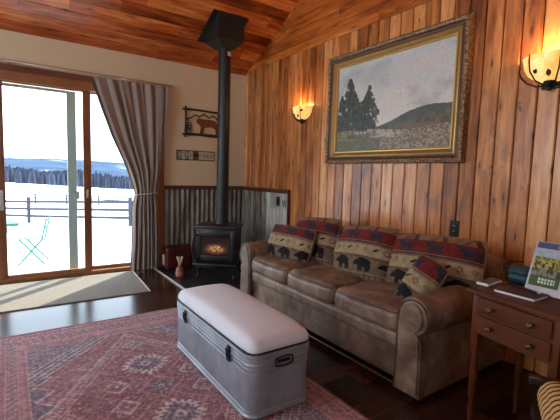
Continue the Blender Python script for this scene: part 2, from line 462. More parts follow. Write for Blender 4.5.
# wainscot of corrugated tin -----------------------------------
def corr(name, u0, u1, z0, z1, axis, mat, pitch=.066, amp=.008, off=0.02):
    bm = BM(); n = int((u1-u0)/pitch*8); cols = []
    for i in range(n+1):
        u = u0+(u1-u0)*i/n; d = off+amp*math.cos(2*PI*u/pitch)
        def P(dd, z): return (u, -dd, z) if axis == 'X' else (-dd, u, z)
        cols.append([bm.verts.new(P(d, z0)), bm.verts.new(P(d, z1)), bm.verts.new(P(.0005, z1)), bm.verts.new(P(.0005, z0))])
    for a, b in zip(cols, cols[1:]):
        for k in range(4): bm.faces.new((a[k], a[(k+1) % 4], b[(k+1) % 4], b[k]))
    bm.faces.new(cols[0]); bm.faces.new(cols[-1][::-1])
    return bm
mk('wainscot_far', corr('', -1.105, -.03, .0, .955, 'X', m_tin), m_tin, kind='structure', smooth=True)
mk('wainscot_right', corr('', -.62, -.0, .0, .955, 'Y', m_tin), m_tin, kind='structure', smooth=True)
mk('wainscot_right', corr('', -1.085, -.62, .0, .955, 'Y', m_tin2), m_tin2, kind='structure', smooth=True)
bm = BM(); box(bm, (-1.105, -.045, .955), (-.0, 0, 1.0), .004); box(bm, (-.045, -1.10, .955), (0, -.045, 1.0), .004); box(bm, (-.036, -1.105, 0), (0, -1.087, .955))  # cap boards; last box is a dark strip standing in for the end shadow
mk('trim_4', bm, m_cap, kind='structure')

# hearth pad ----------------------------------------------------
s = N('black_hearth_tile'); _, q = s.obj()
fx = s.math('ABSOLUTE', s.math('SUBTRACT', s.math('FRACT', s.math('DIVIDE', s.math('ADD', q[0], .85), .42)), .5))
fy = s.math('ABSOLUTE', s.math('SUBTRACT', s.math('FRACT', s.math('DIVIDE', s.math('ADD', q[1], .02), .42)), .5))
g = s.math('GREATER_THAN', s.math('MAXIMUM', fx, fy), .492)
n_ = s.noise(s.obj()[0], 9, 4)
s.base(s.mix(g, s.mix(n_, (.008, .009, .012), (.024, .026, .03)), (.10, .10, .10)), .28)
bm = BM(); box(bm, (-1.225, -1.32, 0), (-.03, -.03, .012)); hearth = mk('trim_5', bm, s.m, kind='structure')
bm = BM(); box(bm, (-1.24, -1.335, 0), (-1.225, -.036, .015), .003); box(bm, (-1.225, -1.335, 0), (-.03, -1.32, .015), .003)
mk('hearth_edge', bm, simple('pale_metal_edge', (.62, .55, .47), .5, .2), hearth)

# ================================================================= RUG
def rug_pattern(x, y):
    """x: -0.75..0.75 across, y: -1.16..1.16 along; returns linear rgb"""
    HW, HL = .75, 1.16
    red = np.array(srgb(146, 74, 80)); dred = np.array(srgb(112, 48, 58)); pink = np.array(srgb(186, 134, 136)); navy = np.array(srgb(66, 72, 98)); cream = np.array(srgb(206, 186, 178)); plum = np.array(srgb(98, 62, 78))
    c = np.zeros((x.size, 3)); c[:] = red
    def put(m, col, a=1.0):
        m = np.clip(np.asarray(m, float), 0, 1)[:, None]*a; c[:] = c*(1-m)+np.array(col)*m
    ax, ay = np.abs(x), np.abs(y)
    nz = fbm(x*26, y*26, 4, 3); nz2 = fbm(x*90, y*90, 2, 9)
    ux = HW-ax; uy = HL-ay
    bx, by = .155, .33     # border width
    field = (ux > bx) & (uy > by)
    # field shading and small motifs
    put(field & (nz > .52), dred, .55)
    cell = (np.sin(x*2*PI/.055)*np.sin(y*2*PI/.055))
    put(field & (cell > .72), pink, .55); put(field & (cell < -.8), plum, .6)
    lm = ax*.92+ay*.62
    put(field & (np.abs(lm-.50) < .012), cream, .55); put(field & (np.abs(lm-.465) < .016) & (np.sin((ax-ay)*2*PI/.03) > 0), cream, .55)
    put(field & (np.abs(lm-.43) < .007), pink, .8)
    put(field & (lm > .52) & (np.abs(((lm-.52) % .06)-.03) < .006), pink, .35)
    inner = field & (lm < .42); put(inner & (nz > .45), dred, .35)
    # lattice of large diamonds
    for cy in (-.295, .295, 0):
        d = np.abs(x)+np.abs(y-cy); rr = .245 if cy else .12
        put(inner & (np.abs(d-rr) < .006), pink, .7)
    def med(cx, cy, r, core, edge, hollow=False):
        dx, dy = np.abs(x-cx), np.abs(y-cy); d = np.maximum(dx, dy)*.25+(dx+dy)*.62
        ser = .012*np.sign(np.sin(np.arctan2(y-cy, x-cx)*18))
        put(d < r+ser, edge); put(d < r*.74+ser*.7, core); put(d < r*.40, plum); put(d < r*.26, cream, .8); put(d < r*.12, core)
        put((d < r*.74) & (cell > .5), cream, .4)
    for cy in (-.295, .295): med(0, cy, .118, navy*.8+plum*.2, cream)
    med(0, 0, .07, navy, plum)
    med(0, -.60, .05, navy, cream); med(0, .60, .05, navy, cream)
    for sx in (-1, 1):
        for cy in (-.105, .105):
            dx, dy = np.abs(x-sx*.207), np.abs(y-cy); d = dx+dy
            put(np.abs(d-.066) < .007, cream, .9); put(d < .058, pink, .35); put(d < .035, plum); put(d < .015, cream, .7)
        for cy in (-.42, .42):
            dx, dy = np.abs(x-sx*.30), np.abs(y-cy); d = dx+dy
            put(np.abs(d-.05) < .006, cream, .6); put(d < .03, navy, .7)
    # navy corner triangles with striped edge
    tri = (ux-bx)+(uy-by)*1.0
    T = .49
    put(field & (tri < T), navy); put(field & (tri < T-.16) & (cell > .1), pink, .45); put(field & (tri < T-.16) & (cell < -.6), cream, .35)
    for k in (.0, .05, .10, .15):
        put(field & (np.abs(tri-(T-k)) < .006), cream, .85)
    put(field & (tri < T-.01) & (tri > T-.15) & (np.sin((ux-uy)*2*PI/.034+np.floor((T-tri)/.05)*2) > .25), cream, .42)
    # zigzag along the long sides
    zz = np.abs(((y+.08) % .16)-.08)
    e = .02+.085*(zz/.08)
    side = field & (tri > T)
    put(side & (ux-bx < e), navy); put(side & (np.abs(ux-bx-e) < .007), cream, .85)
    put(side & (ux-bx < e*.6) & (nz2 > .5), plum, .6)
    put(field & (nz2 > .60), cream, .28); put(field & (nz2 < .38), plum, .35)
    # borders
    bd = ~field
    d = np.where((ux/bx) < (uy/by), ux/bx, uy/by)         # 0 outside .. 1 at the field
    t = np.where((ux/bx) < (uy/by), y, x)
    put(bd, pink*.55+red*.45)
    put(bd & (d < .10), dred, .8); put(bd & (np.abs(d-.13) < .018), cream, .6)
    put(bd & (d > .16) & (d < .30) & (np.sin(t*2*PI/.03) > .1), plum, .55); put(bd & (np.abs(d-.32) < .015), cream, .5)
    band = bd & (d > .36) & (d < .66)
    put(band, plum*.6+red*.4, .7); w2 = np.abs(((t/.05) % 1)-.5)*2; put(band & (np.abs((d-.36)/.3-w2) < .16), cream, .55); put(band & (np.abs((d-.36)/.3-(1-w2)) < .13), pink, .6); put(band & (np.sin(t*2*PI/.05) > .8) & (np.abs(d-.51) < .05), navy, .6)
    put(bd & (np.abs(d-.69) < .015), cream, .55); put(bd & (d > .74) & (d < .84) & (np.sin(t*2*PI/.024) > 0), pink, .8); put(bd & (np.abs(d-.90) < .014), navy, .6); put(bd & (np.abs(d-.985) < .012), cream, .6)
    c *= (.72+.42*nz+.3*(nz2-.5))[:, None]
    wear = np.clip(fbm(x*3.2, y*3.2, 3, 21)-.5, 0, 1)*1.3
    put(wear, (.40, .30, .32), .5)
    c[:] = c*.84+np.array(srgb(170, 130, 140))*.16; c[:] = c*.9*(.48+1.1*fbm(x*55, y*55, 3, 77))[:, None]*1.05
    return c
nu, nv = 420, 640
X, Y = np.meshgrid(np.linspace(-.75, .75, nu), np.linspace(-1.16, 1.16, nv)); x, y = X.ravel(), Y.ravel()
co = np.stack([x, y, np.full(x.size, .009)+.0012*fbm(x*8, y*8, 2, 5)], 1)
colr = rug_pattern(x, y)
faces = grid_faces(nu, nv)
# skirt
base = len(co); ring = [i for i in range(nu)]+[j*nu+nu-1 for j in range(1, nv)]+[(nv-1)*nu+i for i in range(nu-2, -1, -1)]+[j*nu for j in range(nv-2, 0, -1)]
co2 = co[ring].copy(); co2[:, 2] = 0; co = np.vstack([co, co2]); colr = np.vstack([colr, colr[ring]])
n = len(ring)
for k in range(n): faces.append((ring[k], base+k, base+(k+1) % n, ring[(k+1) % n]))
faces.append(tuple(base+k for k in range(n))[::-1])
m_rug = attr_mat('rug_wool', .95, 0, .4, 260, .2, .1)
rug = pattern_mesh('persian_rug', co, faces, colr, m_rug, loc=(-1.992, -2.68, 0.0))
tag(rug, 'faded red and navy patterned rug on the dark plank floor', 'rug')

# door mat
s = N('beige_grey_mat'); v, q = s.obj()
wv = s.math('MULTIPLY', s.math('SINE', s.math('MULTIPLY', q[0], 420)), s.math('SINE', s.math('MULTIPLY', q[1], 420)))
c = s.mix(s.noise(v, 60, 4), srgb(104, 100, 94), srgb(152, 144, 130)); s.base(c, .95, 0, .1); s.bump(wv, .5, .003)
A, B, C_, D = (-1.49, -.075), (-1.545, -.95), (-3.55, -.93), (-3.5, -.06)
bm = BM(); prism(bm, [A, D, C_, B], .010); mat_o = mk('door_mat', bm, s.m)
tag(mat_o, 'flat woven beige grey mat on the floor inside the sliding door', 'mat')
bm = BM(); tube(bm, [(A[0], A[1], .008), (B[0], B[1], .008)], .0075, 6); mk('mat_edge', bm, simple('cream_binding', srgb(205, 195, 175), .9), mat_o)

# ================================================================= CURTAIN
rod = thing('curtain_rod', 'thin pale metal curtain rod above the sliding door', 'curtain rod', (0, 0, 0))
bm = BM(); tube(bm, [(-4.3, -.085, 2.172), (-1.035, -.085, 2.172)], .0085, 10); mk('rod', bm, m_chrome, rod, smooth=True)
bm = BM(); lathe(bm, [(0, -.02), (.012, -.012), (.017, 0), (.012, .012), (0, .02)], 12, Matrix.Translation((-1.025, -.085, 2.172)) @ Matrix.Rotation(PI/2, 4, 'Y')); mk('finial', bm, m_chrome, rod, smooth=True)
for xb in (-1.06, -2.62):
    bm = BM(); box(bm, (xb-.006, -.085, 2.16), (xb+.006, -.0, 2.17)); box(bm, (xb-.012, -.008, 2.13), (xb+.012, 0, 2.185)); mk('rod_bracket', bm, m_chrome, rod)
cur = thing('curtain', 'taupe grey curtain tied back at the right of the sliding door', 'curtain', (-1.4, -.085, 0))
nu, nv = 150, 60; zs = np.linspace(0, 1, nv); pts = []
prof = [(0.02, -1.52, -1.19), (.35, -1.50, -1.19), (.75, -1.50, -1.195), (.90, -1.465, -1.215), (.97, -1.48, -1.2), (1.2, -1.56, -1.155), (1.55, -1.72, -1.12), (1.85, -1.83, -1.09), (2.0, -1.88, -1.08), (2.155, -1.93, -1.075)]
pz = [p[0] for p in prof]; NF = 6.5
for j in range(nv):
    z = .02+(2.145-.02)*j/(nv-1); a = np.interp(z, pz, [p[1] for p in prof]); b = np.interp(z, pz, [p[2] for p in prof])
    amp = np.interp(z, [0, .75, .9, 1.1, 2.1], [.026, .024, .012, .020, .022])
    for i in range(nu):
        u = i/(nu-1); fold = math.sin(u*NF*2*PI+.6*math.sin(z*2.2+u*9))+.45*math.sin(u*NF*3.3*PI+z*2+1)+.25*math.sin(u*41+z)
        sag = .02*math.sin(PI*u)*(z < 1.2)
        pts.append((a+(b-a)*(u+.012*math.sin(u*NF*2*PI*1.0+1.3)) + 1.4, amp*fold-sag, z))
nf = len(pts); back = [(p[0], p[1]+.003, p[2]) for p in pts]
me_c = bpy.data.meshes.new('curtain_panel'); me_c.from_pydata(pts+back, [], grid_faces(nu, nv)+grid_faces(nu, nv, nf, True)); [setattr(p, 'use_smooth', True) for p in me_c.polygons]
me_c.materials.append(m_cloth); link(bpy.data.objects.new('curtain_panel', me_c), cur)
bm = BM(); tp = []
for k in range(30):
    a = 2*PI*k/30; tp.append((.06+.130*math.cos(a), -.005+.045*math.sin(a), .905+.012*math.cos(a)))
tube(bm, tp, .008, 6, closed=True); mk('tieback', bm, m_cord, cur, smooth=True)

# ================================================================= WALL DECOR (far wall)
art = thing('metal_wall_art', 'brown iron wall art of mountains and an animal in a log frame', 'wall art', (-.58, 0, 1.785))
bm = BM()
W2, H2 = .262, .152
for z in (-H2, H2): tube(bm, [(-W2-.035, -.02, z), (-.1, -.022, z+.004), (.1, -.02, z-.003), (W2+.035, -.02, z)], [.014, .012, .013, .014], 8)
for xx in (-W2, W2): tube(bm, [(xx, -.024, -H2-.035), (xx+.003, -.022, 0), (xx, -.024, H2+.035)], [.014, .012, .014], 8)
mk('log_frame', bm, m_bronze, art, smooth=True)
bm = BM()
tube(bm, [(-W2, -.018, .03), (-.19, -.018, .055), (-.13, -.018, .10), (-.09, -.018, .075), (-.02, -.018, .12), (.05, -.018, .07), (.11, -.018, .11), (.18, -.018, .05), (W2, -.018, .03)], .008, 6)
mk('mountain_line', bm, m_bronze, art)
bm = BM()
for xx, h in ((-.225, .2), (-.19, .14), (-.245, .12)):
    tube(bm, [(xx, -.018, -.14), (xx, -.018, -.14+h)], .005, 6)
    for k in range(5):
        zz = -.11+h*.16*k; rr = .035*(1-k/6); box(bm, (xx-rr, -.022, zz), (xx+rr, -.016, zz+.009))
mk('pine_trees', bm, m_iron, art)
MYZ = Matrix(((1, 0, 0, 0), (0, 0, -1, 0), (0, 1, 0, 0), (0, 0, 0, 1)))   # XY prism -> XZ plate facing -Y
bear = [(-.10, -.14), (-.09, -.05), (-.115, -.02), (-.15, .01), (-.145, .045), (-.12, .06), (-.105, .075), (-.09, .06), (-.04, .055), (.03, .06), (.1, .045), (.14, .01), (.15, -.06), (.16, -.14), (.12, -.14), (.11, -.07), (.06, -.04), (0, -.05), (-.04, -.06), (-.05, -.14)]
bm = BM(); prism(bm, [(x+.03, y*.92) for x, y in bear], .006, Matrix.Translation((0, -.014, 0)) @ MYZ); mk('animal', bm, simple('copper_brown_iron', (.16, .06, .03), .5, .4), art)
bm = BM(); box(bm, (-W2, -.022, -.147), (W2, -.014, -.128)); mk('ground_strip', bm, m_bronze, art)

sg = thing('home_range_sign', 'narrow sign reading HOME and RANGE with a bison on the tan wall', 'sign', (-.695, 0, 1.378))
bm = BM(); box(bm, (-.255, -.014, -.062), (.255, -.0, .062), .003); mk('board', bm, simple('sign_brown', srgb(96, 76, 60), .7, 0, .2), sg)
def text(s_, size, mat, parent, loc, rot, ext=.001, name='lettering', sx=1):
    c = bpy.data.curves.new('t', 'FONT'); c.body = s_; c.size = size; c.extrude = ext; c.align_x = 'CENTER'; c.align_y = 'CENTER'
    o = bpy.data.objects.new('t', c); COL.objects.link(o)
    dg = bpy.context.evaluated_depsgraph_get(); me = bpy.data.meshes.new_from_object(o.evaluated_get(dg)); bpy.data.objects.remove(o)
    me.name = name; me.materials.clear(); me.materials.append(mat)
    q = bpy.data.objects.new(name, me); q.location = loc; q.rotation_euler = rot; q.scale = (sx, 1, 1)
    return link(q, parent)
m_cream = simple('cream_paint', srgb(200, 190, 165), .7); m_tealp = simple('teal_sign_paint', srgb(92, 124, 118), .7)
for k in range(4):
    bm = BM(); box(bm, (-.235+k*.048, -.017, -.048), (-.193+k*.048, -.014, .048)); mk('letter_tile', bm, m_tealp if k % 2 == 0 else m_cream, sg)
    text('HOME'[k], .085, m_iron if k % 2 else m_cream, sg, (-.214+k*.048, -.0175, 0), (PI/2, 0, 0), sx=.62)
for k in range(5):
    bm = BM(); box(bm, (.035+k*.042, -.017, -.048), (.072+k*.042, -.014, .048)); mk('letter_tile', bm, m_cream, sg)
    text('RANGE'[k], .082, m_iron, sg, (.0535+k*.042, -.0175, 0), (PI/2, 0, 0), sx=.55)
bis = [(-.04, -.02), (-.045, .0), (-.035, .012), (-.015, .026), (.01, .018), (.035, .012), (.04, -.006), (.036, -.024), (.03, -.024), (.026, -.008), (-.008, -.01), (-.012, -.024), (-.02, -.024), (-.024, -.01), (-.032, -.014)]
bm = BM(); prism(bm, [(x*.9, y*1.2) for x, y in bis], .003, Matrix.Translation((0, -.0145, 0)) @ MYZ); mk('bison', bm, m_iron, sg)

# ================================================================= STOVE
SA = R(40)
st = thing('wood_stove', 'black cast iron wood stove with a glowing glass door on the hearth', 'stove', (-.70, -.725, .012), -SA)
W, Dp = .46, .36
bm = BM(); box(bm, (-W/2+.02, -Dp/2+.02, .18), (W/2-.02, Dp/2, .555), .012); body = mk('firebox', bm, m_stovei, st, smooth=True)
bm = BM(); box(bm, (-W/2-.01, -Dp/2-.03, .555), (W/2+.01, Dp/2+.01, .585), .010); mk('top_plate', bm, m_stovei, st, smooth=True)
bm = BM(); box(bm, (-W/2-.005, -Dp/2-.09, .16), (W/2+.005, -Dp/2+.04, .185), .008); box(bm, (-W/2+.02, -Dp/2+.0, .12), (W/2-.02, Dp/2-.02, .16), .005); mk('ash_lip', bm, m_stovei, st, smooth=True)
# door with arched window opening
bm = BM()
dx, z0, z1 = W/2-.025, .205, .53
y0 = -Dp/2-.012; y1 = -Dp/2+.02
gx, g0, g1 = .165, .268, .468
box(bm, (-dx, y0, z0), (-gx, y1, z1), .006); box(bm, (gx, y0, z0), (dx, y1, z1), .006); box(bm, (-gx-.005, y0, z0), (gx+.005, y1, g0), .006); box(bm, (-gx-.005, y0, g1), (gx+.005, y1, z1), .006)
tube(bm, [(-gx, y0, g0), (gx, y0, g0), (gx, y0, g1), (-gx, y0, g1)], .007, 6, closed=True)
sdoor = mk('stove_door', bm, m_stovei, st, smooth=True)
g = N('fire_glass'); v, q = g.obj()
u_, v_ = q[0], q[2]
nz = g.noise(v, 26, 5, .6, 1.2)
cx_ = g.math('MULTIPLY', u_, 7.0); cz_ = g.math('MULTIPLY', g.math('SUBTRACT', v_, .335), 15.0)
rad = g.math('ADD', g.math('MULTIPLY', cx_, cx_), g.math('MULTIPLY', cz_, cz_))
nz2 = g.noise(v, 60, 4, .7, .5)
glow = g.math('MULTIPLY', g.math('SUBTRACT', 1.0, rad, clamp=True), g.math('ADD', g.math('MULTIPLY', nz, .9), g.math('MULTIPLY', g.math('SUBTRACT', nz2, .45), 3.2)), clamp=True)
colf = g.ramp(glow, [(.0, (.012, .006, .005)), (.3, (.10, .03, .014)), (.62, (.55, .20, .07)), (.85, (1, .62, .32))])
g.base((.02, .012, .01), .12); g.l(colf, g.b.inputs['Emission Color']); g.b.inputs['Emission Strength'].default_value = .36
bm = BM(); box(bm, (-gx, y0+.006, g0), (gx, y0+.012, g1)); mk('door_glass', bm, g.m, sdoor)
bm = BM(); tube(bm, [(-dx-.005, y0-.03, .50), (-dx-.03, y0-.05, .42), (-dx-.035, y0-.05, .32), (-dx-.02, y0-.04, .24)], [.008, .009, .011, .010], 8); tube(bm, [(-dx+.02, y0, .48), (-dx-.01, y0-.035, .49)], .008, 8)
lathe(bm, [(0, 0), (.028, .004), (.028, .012), (.02, .03), (0, .034)], 14, Matrix.Translation((-dx-.0, y0-.025, .20)) @ Matrix.Rotation(PI/2, 4, 'X'))
mk('door_handle', bm, m_iron, sdoor, smooth=True)
for sx in (-1, 1):
    for sy in (-1, 1):
        bm = BM(); bx_, by_ = sx*(W/2-.05), sy*(Dp/2-.05)
        tube(bm, [(bx_, by_, .16), (bx_+sx*.02, by_+sy*.015, .10), (bx_+sx*.012, by_+sy*.01, .05), (bx_+sx*.03, by_+sy*.025, .008)], [.028, .022, .014, .02], 8); mk('leg', bm, m_stovei, st, smooth=True)
bm = BM(); lathe(bm, [(.085, .583), (.085, .60), (.076, .612), (.074, .63)], 28, Matrix.Translation((0, .10, 0))); mk('flue_collar', bm, m_stovei, st, smooth=True)
fl = Matrix.Translation((-.70, -.725, .012)) @ Matrix.Rotation(-SA, 4, 'Z') @ Vector((0, .10, 0))
sp_ = thing('stovepipe', 'tall black stovepipe rising from the wood stove to the ceiling box', 'stovepipe', (fl.x, fl.y, .64))
bm = BM(); lathe(bm, [(.068, .0), (.068, .35), (.070, .352), (.070, .375), (.068, .377), (.068, 1.15), (.070, 1.152), (.070, 1.18), (.068, 1.182), (.068, 1.95)], 32); mk('pipe', bm, m_pipe, sp_, smooth=True)
bm = BM(); lathe(bm, [(.069, .0), (.0715, .004), (.0715, .016), (.069, .02)], 28, Matrix.Translation((0, 0, .09))); mk('pipe_band', bm, m_pipe, sp_)
bx = thing('ceiling_support_box', 'square black ceiling support box around the top of the stovepipe', 'ceiling box', (fl.x, fl.y, 2.53))
zc = ZC - S*fl.y
bm = BM(); hb = .155
b_ = [(-hb, -hb), (hb, -hb), (hb, hb), (-hb, hb)]
bot = [bm.verts.new((a, b, .07)) for a, b in b_]
top = [bm.verts.new((a, b, (ZC-S*(fl.y+b))-2.53-.004)) for a, b in b_]
low = [bm.verts.new((a*.5, b*.5, .0)) for a, b in b_]
bm.faces.new(low); bm.faces.new(top[::-1])
for A_, B_ in ((low, bot), (bot, top)):
    for k in range(4): bm.faces.new((A_[k], A_[(k+1) % 4], B_[(k+1) % 4], B_[k]))
mk('box', bm, m_pipe, bx)
bm = BM(); hf = .21; sh = .06
def cz(b): return (ZC-S*(fl.y+b))-2.53
A_ = [bm.verts.new((a, b+sh, cz(b+sh)-.001)) for a, b in ((-hf, -hf), (hf, -hf), (hf, hf), (-hf, hf))]; B_ = [bm.verts.new((v.co.x, v.co.y, v.co.z-.014)) for v in A_]
bm.faces.new(A_); bm.faces.new(B_[::-1])
for k in range(4): bm.faces.new((A_[k], A_[(k+1) % 4], B_[(k+1) % 4], B_[k]))
mk('flange', bm, m_pipe, bx)
lb = N('paper_label'); lb.base((.65, .65, .68), .6)
bm = BM(); Mx = Matrix.Rotation(R(-8), 4, 'Z')
for k in range(8):
    a = R(-100+k*6+10); b = R(-100+(k+1)*6+10); rr = .0705
    q4 = [(rr*math.cos(a), rr*math.sin(a), -.045), (rr*math.cos(b), rr*math.sin(b), -.045), (rr*math.cos(b), rr*math.sin(b), .0), (rr*math.cos(a), rr*math.sin(a), .0)]
    i4 = [(x*.97, y*.97, z) for x, y, z in q4]
    A_ = [bm.verts.new(p) for p in q4]; B_ = [bm.verts.new(p) for p in i4]; bm.faces.new(A_); bm.faces.new(B_[::-1])
    for m__ in range(4): bm.faces.new((A_[m__], A_[(m__+1) % 4], B_[(m__+1) % 4], B_[m__]))
o = mk('paper_label', bm, lb.m, sp_); o.location = (0, 0, 1.86)

# maroon wood bin and diffuser
wb = thing('maroon_wood_bin', 'dark maroon metal bin leaning by the tin wainscot beside the stove', 'bin', (-1.0, -.20, .012))
bm = BM(); rbox(bm, (.32, .16, .27), .03, 6, M=Matrix.Translation((0, 0, .137))); mk('body', bm, m_red, wb, smooth=True)
bm = BM(); tube(bm, [(-.15, 0, .26), (-.12, 0, .285), (.12, 0, .285), (.15, 0, .26)], .008, 8); mk('rim', bm, m_red, wb, smooth=True)
bm = BM(); box(bm, (-.175, -.03, .06), (-.161, .02, .18), .005); mk('handle', bm, m_cream, wb)
df = thing('match_jar', 'small amber bottle with pale wooden sticks on the hearth edge', 'bottle', (-1.115, -.60, .012))
bm = BM(); lathe(bm, [(0, 0), (.04, 0), (.046, .01), (.046, .085), (.035, .105), (.022, .118), (.022, .135), (.026, .137), (0, .137)], 24); mk('bottle', bm, m_amber, df, smooth=True)
bm = BM(); lathe(bm, [(.0468, .02), (.0468, .07), (0.0, .07)], 24); mk('bottle_label', bm, simple('kraft_label', srgb(176, 118, 96), .7), df, smooth=True)
bm = BM()
for k, (a, t) in enumerate(((-.25, 0), (-.15, 1), (.12, 0), (.22, 1), (.0, 2), (-.2, 2), (.17, 2))):
    tube(bm, [(0, 0, .12), (a*.15, (t-1)*.018, .225)], .006, 6)
mk('sticks', bm, m_reed, df)

# painted panel, black hook plate and letter on the tin
bm = BM(); box(bm, (-.034, -1.085, .775), (-.029, -.72, .953)); pp = mk('pale_tin_panel', bm, m_tin2); tag(pp, 'pale tin sheet panel on the wainscot at the right of the stove', 'panel')
text('W', .13, m_iron, pp, (-.0345, -1.03, .83), (PI/2, 0, -PI/2), name='lettering', sx=.7)
sw = thing('black_wall_switch', 'black switch plate on the pale tin panel beside the letter W', 'switch', (-.034, -.905, .86))
bm = BM(); box(bm, (-.008, -.03, -.055), (0, .03, .055), .003); mk('plate', bm, m_black, sw)
bm = BM(); box(bm, (-.014, -.008, -.014), (-.007, .008, .014), .002); mk('toggle', bm, m_black, sw)

# ================================================================= WOOD WALL: outlet, painting, sconces
ou = thing('black_outlet', 'black electrical outlet on the wood wall above the sofa', 'outlet', (0, -3.12, .825))
bm = BM(); box(bm, (-.006, -.036, -.058), (0, .036, .058), .003); mk('plate', bm, m_black, ou)
for zz in (-.02, .02):
    bm = BM(); rbox(bm, (.006, .034, .03), .0028, 3, M=Matrix.Translation((-.0075, 0, zz))); s_ = mk('socket', bm, m_iron, ou, smooth=True)
    bm = BM(); box(bm, (-.012, -.008, zz-.004), (-.010, -.005, zz+.006)); box(bm, (-.012, .005, zz-.004), (-.010, .008, zz+.006)); mk('slot', bm, m_chrome, s_)

PY0, PY1, PZ0, PZ1 = -1.73, -3.165, 1.297, 2.308
pc = thing('landscape_painting', 'large landscape painting in a wide ornate gold and brown frame', 'painting', (0, (PY0+PY1)/2, (PZ0+PZ1)/2))
fw, fh = (PY0-PY1)/2, (PZ1-PZ0)/2
# frame: profile swept round the rectangle, mitred. profile (inset, depth)
def sweep(bm, prof, fw, fh, nseg=40):
    cs = [(fw, -fh), (-fw, -fh), (-fw, fh), (fw, fh)]     # (y, z) corners
    rings = []
    for k in range(4):
        (ya, za), (yb, zb) = cs[k], cs[(k+1) % 4]
        for i in range(nseg):
            t = i/nseg; ring = []
            for (ins, dep) in prof:
                ra = ((fw-ins)/fw, (fh-ins)/fh); y_ = (ya+(yb-ya)*t)*ra[0]; z_ = (za+(zb-za)*t)*ra[1]
                ring.append(bm.verts.new((-dep, y_, z_)))
            rings.append(ring)
    m = len(prof)
    for a, b in zip(rings, rings[1:]+rings[:1]):
        for k in range(m-1): bm.faces.new((a[k], a[k+1], b[k+1], b[k]))
s = N('ornate_bronze_frame'); v, q = s.obj()
vo = s.n('ShaderNodeTexVoronoi'); vo.inputs['Scale'].default_value = 55; s.l(v, vo.inputs['Vector'])
f = vo.outputs['Distance']; n_ = s.noise(v, 30, 4)
c = s.ramp(s.math('ADD', f, s.math('MULTIPLY', n_, .3)), [(.2, srgb(186, 166, 134)), (.5, srgb(146, 116, 84)), (.85, srgb(104, 78, 56))])
s.base(c, .5, .2); s.bump(f, .6, .006); m_ornate = s.m
m_fgold = simple('dull_gold', srgb(170, 134, 74), .35, .45, .2, 40, .1); m_fbright = simple('bright_gold', srgb(212, 180, 112), .35, .5, .1, 40, .05); m_fdark = simple('dark_brown_frame', srgb(92, 64, 40), .4, .2, .2)
bm = BM(); sweep(bm, [(0, 0), (0, .035), (.004, .055), (.018, .062), (.034, .056), (.036, .05)], fw, fh, 60); mk('outer_moulding', bm, m_ornate, pc, smooth=True)
bm = BM(); sweep(bm, [(.036, .05), (.042, .040), (.056, .034), (.064, .036)], fw, fh); mk('dark_cove', bm, m_fdark, pc, smooth=True)
bm = BM(); sweep(bm, [(.064, .036), (.066, .042), (.074, .044), (.095, .030), (.100, .024)], fw, fh); mk('gold_cove', bm, m_fgold, pc, smooth=True)
bm = BM(); sweep(bm, [(.100, .024), (.102, .030), (.110, .030), (.118, .018), (.118, .010)], fw, fh); mk('inner_liner', bm, m_fbright, pc, smooth=True)
bm = BM(); box(bm, (-.008, -fw+.01, -fh+.01), (-.001, fw-.01, fh-.01)); mk('backing', bm, m_fdark, pc)
